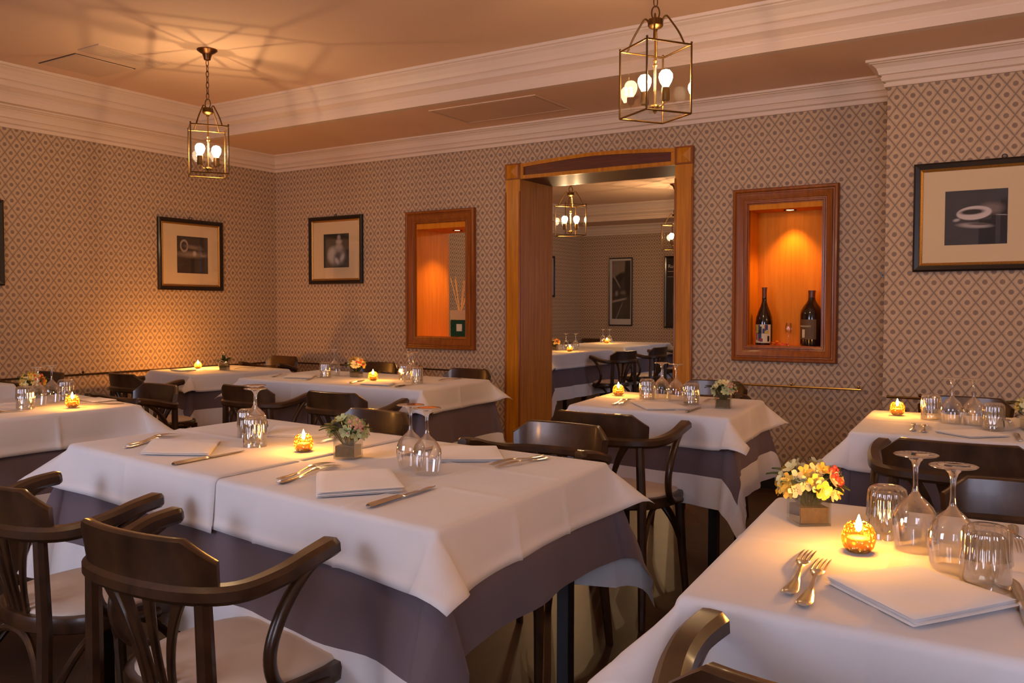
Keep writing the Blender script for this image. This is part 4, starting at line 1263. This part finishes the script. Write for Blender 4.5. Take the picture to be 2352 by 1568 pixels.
def napkin(label, quad, seed, layers=3, th=.0032, z=ZTOP):
    rnd = random.Random(seed)
    q = [Vector(p) for p in quad]
    m = MB()
    c = sum(q, Vector((0, 0))) / 4
    n = 10
    for l in range(layers):
        off = Vector((rnd.uniform(-.006, .006), rnd.uniform(-.006, .006))) * (1 if l < layers - 1 else 0)
        k = 1.0 - .015 * (layers - 1 - l) * 0
        qq = [c + (p - c) * k + off for p in q]
        z0 = z + l * th
        v = []
        for (zz, inset) in ((z0, .006), (z0 + th * .5, 0.0), (z0 + th * .98, .006)):
            for j in range(n + 1):
                for i in range(n + 1):
                    a, b = i / n, j / n
                    p = (qq[0] * (1 - a) + qq[1] * a) * (1 - b) + (qq[3] * (1 - a) + qq[2] * a) * b
                    e = min(a, 1 - a, b, 1 - b)
                    if e == 0:
                        p = p + (c - p).normalized() * inset
                    wv = .0016 * math.sin(7 * a + seed) * math.sin(5 * b + seed * 1.7) * (1 if e > 0 else .3) * (l + 1) / layers
                    v.append((p.x, p.y, max(z0 if l == 0 else z, zz + (wv if zz > z0 else 0))))
        N1 = (n + 1) ** 2
        f = []
        for j in range(n):
            for i in range(n):
                a = j * (n + 1) + i
                f.append((a, a + n + 1, a + n + 2, a + 1))
                f.append((2 * N1 + a, 2 * N1 + a + 1, 2 * N1 + a + n + 2, 2 * N1 + a + n + 1))
        per = [i for i in range(n)] + [i * (n + 1) + n for i in range(n)] + [n * (n + 1) + n - i for i in range(n)] + [(n - i) * (n + 1) for i in range(n)]
        for s_ in (0, 1):
            for k_ in range(len(per)):
                a, b = per[k_], per[(k_ + 1) % len(per)]
                f.append((s_ * N1 + a, s_ * N1 + b, (s_ + 1) * N1 + b, (s_ + 1) * N1 + a))
        m.add(v, f)
    tag(obj('folded_napkin', m, 'napkin_linen', None, True), label, 'napkin', 'folded white napkins')

# --- long central table
T = 'long central table'
candle('lit gold candle in the middle of the ' + T, 4.339, -3.870)
vase('pale green and pink flowers in a square vase on the ' + T, 4.511, -3.872, 20, 'pale', 4)
tumbler('fluted tumbler left of the candle on the ' + T + ', in front', 4.150, -3.880)
tumbler('fluted tumbler left of the candle on the ' + T + ', behind', 3.995, -3.770)
wine_glass('upturned wine glass behind the left tumblers on the ' + T, 3.985, -3.735)
wine_glass('upturned wine glass between the left tumblers on the ' + T, 4.075, -3.810)
wine_glass('upturned wine glass right of the flowers on the ' + T + ', behind', 4.757, -3.907)
wine_glass('upturned wine glass right of the flowers on the ' + T + ', in front', 4.836, -3.941)
napkin('folded napkin at the left front place of the ' + T, [(4.014, -4.163), (4.183, -4.069), (4.004, -3.884), (3.810, -3.979)], 1)
napkin('folded napkin behind the candle on the ' + T, [(4.036, -3.734), (4.206, -3.644), (4.056, -3.479), (3.895, -3.565)], 2)
napkin('folded napkin at the right rear place of the ' + T, [(4.744, -3.817), (4.906, -3.703), (4.764, -3.526), (4.608, -3.620)], 3)
napkin('folded napkin with a raised fold at the right front place of the ' + T, [(4.818, -4.290), (4.933, -4.143), (4.756, -3.987), (4.640, -4.113)], 4, 4)
cutlery('fork', 'fork lying left of the left front napkin on the ' + T, (3.892, -4.153), (3.760, -3.846), .25)
cutlery('fork', 'second fork resting beside the left front napkin on the ' + T, (3.862, -4.118), (3.745, -3.834), .25, lift=.003)
cutlery('knife', 'knife right of the left front napkin on the ' + T, (4.223, -4.212), (4.200, -3.961))
cutlery('fork', 'fork beside the right front napkin on the ' + T + ', handle towards the camera', (4.642, -4.264), (4.572, -3.953), .26)
cutlery('fork', 'fork tucked behind the other by the right front napkin on the ' + T, (4.618, -4.230), (4.545, -3.960), .25, lift=.003)
cutlery('knife', 'knife nearest the camera on the ' + T, (4.969, -4.303), (4.954, -4.061))
cutlery('fork', 'fork right of the rear right napkin on the ' + T, (4.945, -3.570), (4.905, -3.760), .20)
cutlery('fork', 'second fork right of the rear right napkin on the ' + T, (4.972, -3.590), (4.938, -3.785), .20)
cutlery('knife', 'knife behind the right wine glasses of the ' + T, (4.612, -3.590), (4.620, -3.800), .20)
cutlery('fork', 'fork behind the pale flowers on the ' + T, (4.245, -3.560), (4.270, -3.745), .19)

# --- table under the diffuser niche
T = 'table under the diffuser niche'
candle('lit candle sparkling on the ' + T, 2.846, -1.897)
vase('yellow flowers in a vase on the ' + T, 2.600, -1.764, 15, 'yellow', 7, detail=False)
tumbler('tumbler at the left end of the ' + T, 2.463, -1.880)
wine_glass('wine glass standing behind the left tumbler of the ' + T, 2.405, -1.745)
tumbler('left of two tumblers at the right end of the ' + T, 2.940, -1.735)
tumbler('right of two tumblers at the right end of the ' + T, 3.159, -1.895)
wine_glass('wine glass between the right tumblers of the ' + T + ', in front', 3.075, -1.860)
wine_glass('wine glass between the right tumblers of the ' + T + ', behind', 3.010, -1.750)
napkin('folded napkin at the left of the ' + T, [(2.289, -2.044), (2.453, -1.985), (2.300, -1.790), (2.140, -1.860)], 5, 2)
napkin('folded napkin before the candle on the ' + T, [(2.960, -2.130), (3.150, -2.120), (3.060, -1.960), (2.880, -1.970)], 6, 2)
cutlery('fork', 'fork left of the left napkin on the ' + T, (2.190, -2.050), (2.090, -1.830), .21)
cutlery('fork', 'fork right of the left napkin on the ' + T, (2.510, -2.070), (2.450, -1.930), .19)
cutlery('knife', 'knife pointing at the candle on the ' + T, (2.870, -2.120), (2.790, -1.900), .22)
cutlery('knife', 'knife near the front edge of the ' + T, (3.220, -2.150), (3.190, -1.940), .21)
cutlery('fork', 'fork at the far right corner of the ' + T, (3.170, -1.500), (3.150, -1.680), .20)

# --- corner table
T, ZK = 'corner table', .686
candle('bright candle that lights the left wall from the ' + T, .498, -1.245, ZK, CANDLE_W * 5.0)
wine_glass('upturned wine glass glinting beside the candle on the ' + T, .560, -1.060, 1.12, ZK)
vase('dark green leafy plant in a square vase on the ' + T, .822, -1.261, 25, 'leafy', 9, ZK, False, .046)
napkin('folded napkin in front of the candle on the ' + T, [(.50, -1.49), (.68, -1.53), (.64, -1.36), (.46, -1.34)], 7, 2, z=ZK)
cutlery('fork', 'fork right of the napkin on the ' + T, (.770, -1.560), (.730, -1.350), .20, ZK)
cutlery('knife', 'knife at the left of the ' + T, (.43, -1.45), (.40, -1.24), .20, ZK)
cutlery('fork', 'fork behind the leafy plant on the ' + T, (.80, -.95), (.78, -1.14), .19, ZK)

# --- table at the left picture edge
T = 'table cut by the left picture edge'
tumbler('foremost tumbler on the ' + T, 2.611, -3.714)
tumbler('tumbler nearest the candle on the ' + T, 2.420, -3.430)
wine_glass('left wine glass on the ' + T, 2.544, -3.624)
wine_glass('right wine glass on the ' + T, 2.484, -3.530)
vase('white and yellow flowers behind the glasses on the ' + T, 2.225, -3.470, 30, 'yellow', 11, detail=False)
candle('lit candle on the ' + T, 2.735, -3.590)
napkin('folded napkin beyond the candle on the ' + T, [(2.650, -3.440), (2.640, -3.330), (2.480, -3.310), (2.470, -3.410)], 8, 2)
cutlery('fork', 'fork by the napkin on the ' + T, (2.775, -3.400), (2.660, -3.520), .19)
cutlery('knife', 'knife near the edge of the ' + T, (2.640, -3.930), (2.690, -3.720), .21)

# --- table beside the doorway
T = 'table beside the doorway'
candle('lit candle at the back corner of the ' + T, 4.367, -1.906)
tumbler('tumbler glowing amber by the candle on the ' + T, 4.545, -1.980)
tumbler('clear tumbler near the flowers on the ' + T, 4.792, -2.078)
wine_glass('left wine glass on the ' + T, 4.585, -1.909)
wine_glass('right wine glass on the ' + T, 4.675, -1.962)
vase('yellow blossom and pink berries in a vase on the ' + T, 4.952, -2.131, 12, 'pale', 13)
napkin('folded napkin on the ' + T, [(4.726, -2.385), (4.866, -2.281), (4.720, -2.085), (4.560, -2.175)], 9, 2)
cutlery('fork', 'left of two forks on the ' + T, (4.530, -2.310), (4.480, -2.030), .23)
cutlery('fork', 'right of two forks on the ' + T, (4.556, -2.300), (4.510, -2.030), .23, lift=.002)
cutlery('knife', 'knife right of the napkin on the ' + T, (4.890, -2.385), (4.870, -2.175))
cutlery('fork', 'fork behind the clear tumbler on the ' + T, (4.800, -1.780), (4.810, -1.960), .19)

# --- table under the papaya picture
T = 'table under the papaya picture'
candle('lit candle at the left corner of the ' + T, 5.594, -2.011)
tumbler('amber lit tumbler by the candle on the ' + T, 5.719, -2.073)
tumbler('clear tumbler at the right of the ' + T, 5.938, -2.281)
wine_glass('left wine glass on the ' + T, 5.799, -2.169)
wine_glass('right wine glass on the ' + T, 5.869, -2.180)
vase('yellow flowers cut by the right edge on the ' + T, 6.045, -2.210, 20, 'yellow', 15)
napkin('folded napkin on the ' + T, [(5.775, -2.447), (5.893, -2.540), (5.998, -2.435), (5.888, -2.327)], 10, 2)
cutlery('fork', 'left of two upright-lying forks on the ' + T, (5.718, -2.480), (5.690, -2.240), .22)
cutlery('fork', 'right of two upright-lying forks on the ' + T, (5.752, -2.500), (5.724, -2.250), .22)
cutlery('knife', 'knife right of the napkin on the ' + T, (6.030, -2.530), (6.005, -2.330), .20)
cutlery('fork', 'fork behind the clear tumbler on the ' + T, (5.960, -1.960), (5.985, -2.150), .19)

# --- lower right table
T = 'lower right table'
vase('yellow flowers with red berries in a square vase on the ' + T, 5.752, -3.942, 38, 'yellow', 17, spread=.058)
candle('large lit gold candle on the ' + T, 5.875, -4.106)
tumbler('fluted tumbler behind the candle on the ' + T, 5.896, -3.972)
tumbler('fluted tumbler at the right of the ' + T, 6.070, -4.200)
wine_glass('left upturned wine glass on the ' + T, 5.951, -4.038)
wine_glass('right upturned wine glass on the ' + T, 6.017, -4.124)
napkin('large folded napkin on the ' + T, [(5.868, -4.307), (6.009, -4.440), (6.114, -4.280), (5.973, -4.174)], 11, 4)
cutlery('fork', 'left of two forks beside the large napkin on the ' + T, (5.840, -4.396), (5.807, -4.144))
cutlery('fork', 'right of two forks beside the large napkin on the ' + T, (5.870, -4.436), (5.840, -4.184))
cutlery('fork', 'fork cut by the right edge on the ' + T, (6.080, -3.769), (6.106, -3.963), .20)
cutlery('knife', 'knife cut by the right edge on the ' + T, (6.135, -4.36), (6.10, -4.14), .22)

# --- tables in the far room
candle('lit candle on the nearer table beyond the doorway', 2.10, 1.72)
vase('orange lit flowers on the nearer table beyond the doorway', 1.86, 1.85, 10, 'yellow', 19, detail=False)
wine_glass('left wine glass on the nearer table beyond the doorway', 1.906, 1.992)
wine_glass('right wine glass on the nearer table beyond the doorway', 1.984, 2.046)
candle('lit candle on the farther table beyond the doorway', 1.491, 3.716)
wine_glass('left wine glass on the farther table beyond the doorway', 1.393, 3.810)
wine_glass('right wine glass on the farther table beyond the doorway', 1.457, 3.854)

# ------------------------------------------------------------------ things in the niches
SH = NR[2] + .012
def bottle(label, x, y, prof, neck, labelbox):
    t = thing('wine_bottle', label, 'bottle', (x, y, SH), 0, 'dark wine bottles in the niche')
    obj('bottle_glass', MB().lathe(prof, 28), 'bottle_glass', t, 'full')
    obj('foil', MB().lathe(neck, 20), 'bottle_foil', t, True)
    return t
def curved_patch(r, a0, a1, z0, z1, n=8):
    v = []
    for i in range(n + 1):
        a = R(a0 + (a1 - a0) * i / n)
        v += [(r * math.cos(a), r * math.sin(a), z0), (r * math.cos(a), r * math.sin(a), z1)]
    return MB().add(v, [(2 * i, 2 * i + 2, 2 * i + 3, 2 * i + 1) for i in range(n)])
b = bottle('slender dark bottle with a colourful label in the lit niche', 4.444, .085,
           [(.001, 0), (.048, 0), (.053, .006), (.054, .02), (.054, .150), (.050, .185), (.038, .225), (.024, .258), (.016, .285), (.0145, .32), (.0145, .375), (.001, .375)],
           [(.0150, .315), (.0150, .366), (.0175, .367), (.0175, .380), (.001, .381)], None)
lb = obj('label', curved_patch(.0545, 215, 335, .022, .140), 'label_cream', b)
rr = random.Random(3)
for k in range(16):
    a = rr.uniform(218, 318); z = rr.uniform(.028, .118)
    obj('printed_shape', curved_patch(.0549 + .0001 * k, a, a + rr.uniform(8, 26), z, min(.138, z + rr.uniform(.015, .05)), 4), rr.choice(['label_blue', 'label_green', 'label_yellow', 'label_red', 'label_blue', 'black_lacquer']), lb)
b = bottle('stout dark bottle with an olive label in the lit niche', 4.742, .095,
           [(.001, 0), (.062, 0), (.068, .006), (.069, .02), (.069, .205), (.064, .232), (.050, .258), (.034, .278), (.024, .296), (.021, .315), (.021, .355), (.001, .355)],
           [(.0215, .302), (.0215, .345), (.0235, .346), (.0235, .357), (.001, .358)], None)
lb = obj('label', curved_patch(.0695, 205, 308, .050, .175), 'label_olive', b)
wv = [(.0702 * math.cos(R(a)), .0702 * math.sin(R(a)), .132 + .005 * math.sin(a * .9) + .002 * math.sin(a * 2.3)) for a in range(216, 284, 2)]
obj('script_line', MB().tube(wv, .0013, 4), 'label_cream', lb)
obj('printed_figure', curved_patch(.0700, 232, 250, .060, .112, 4), 'label_cream', lb)
g = thing('wine_glass', 'small upright stemmed glass between the niche bottles', 'wine glass', (4.590, .13, SH))
obj('bowl', MB().lathe([(.004, .075), (.016, .082), (.022, .10), (.022, .125), (.018, .15)], 20), 'clear_glass', g, 'full')
obj('stem', MB().lathe([(.010, .006), (.004, .012), (.003, .05), (.004, .075)], 12), 'clear_glass', g, 'full')
obj('foot', MB().lathe([(.001, .0), (.024, .0), (.024, .002), (.010, .006)], 20), 'clear_glass', g, 'full')
s_ = thing('berry_sprig', 'sprig of red berries and orange leaves on the niche shelf', 'berries', (4.555, .050, SH))
rr = random.Random(8)
for k in range(16):
    o = link('berry', BER['berry_red'], s_, (rr.uniform(-.03, .055), rr.uniform(-.02, .02), .006 + rr.uniform(0, .016)))
    o.scale = (1.25,) * 3
plain('leaf_orange', (0.75, 0.22, 0.03), .5)
ml = leaf_mesh('leaf_orange')
for k in range(5):
    o = link('leaf', ml, s_, (-.045 + .012 * k, rr.uniform(-.012, .012), .010 + .004 * k))
    o.rotation_euler = (rr.uniform(-.3, .5), rr.uniform(-.4, .4), R(60 + 25 * k))
SHL = NL[2] + .012
d = thing('reed_diffuser', 'square green reed diffuser with wooden sticks in the lit niche', 'diffuser', (1.985, .115, SHL), R(18))
q = .060
obj('bottle', MB().box(-q, q, -q, q, 0, .145), 'green_liquid', d)
obj('collar', MB().box(-q - .004, q + .004, -q - .004, q + .004, .145, .222), 'pale_collar', d)
obj('label', MB().box(-.012, .034, -q - .0012, -q, .055, .112), 'label_cream', d)
for k, (ex, ey, L) in enumerate(((-.105, -.01, .26), (-.072, .03, .25), (-.038, -.03, .27), (.022, .04, .24), (.068, -.02, .25), (.095, .02, .23), (.085, .05, .19), (.11, -.03, .16))):
    obj('reed', MB().tube([(ex * .12, ey * .12, .222), (ex * .75, ey, .222 + L)], .0030, 5, up=(1, 0, 0)), 'reed', d)
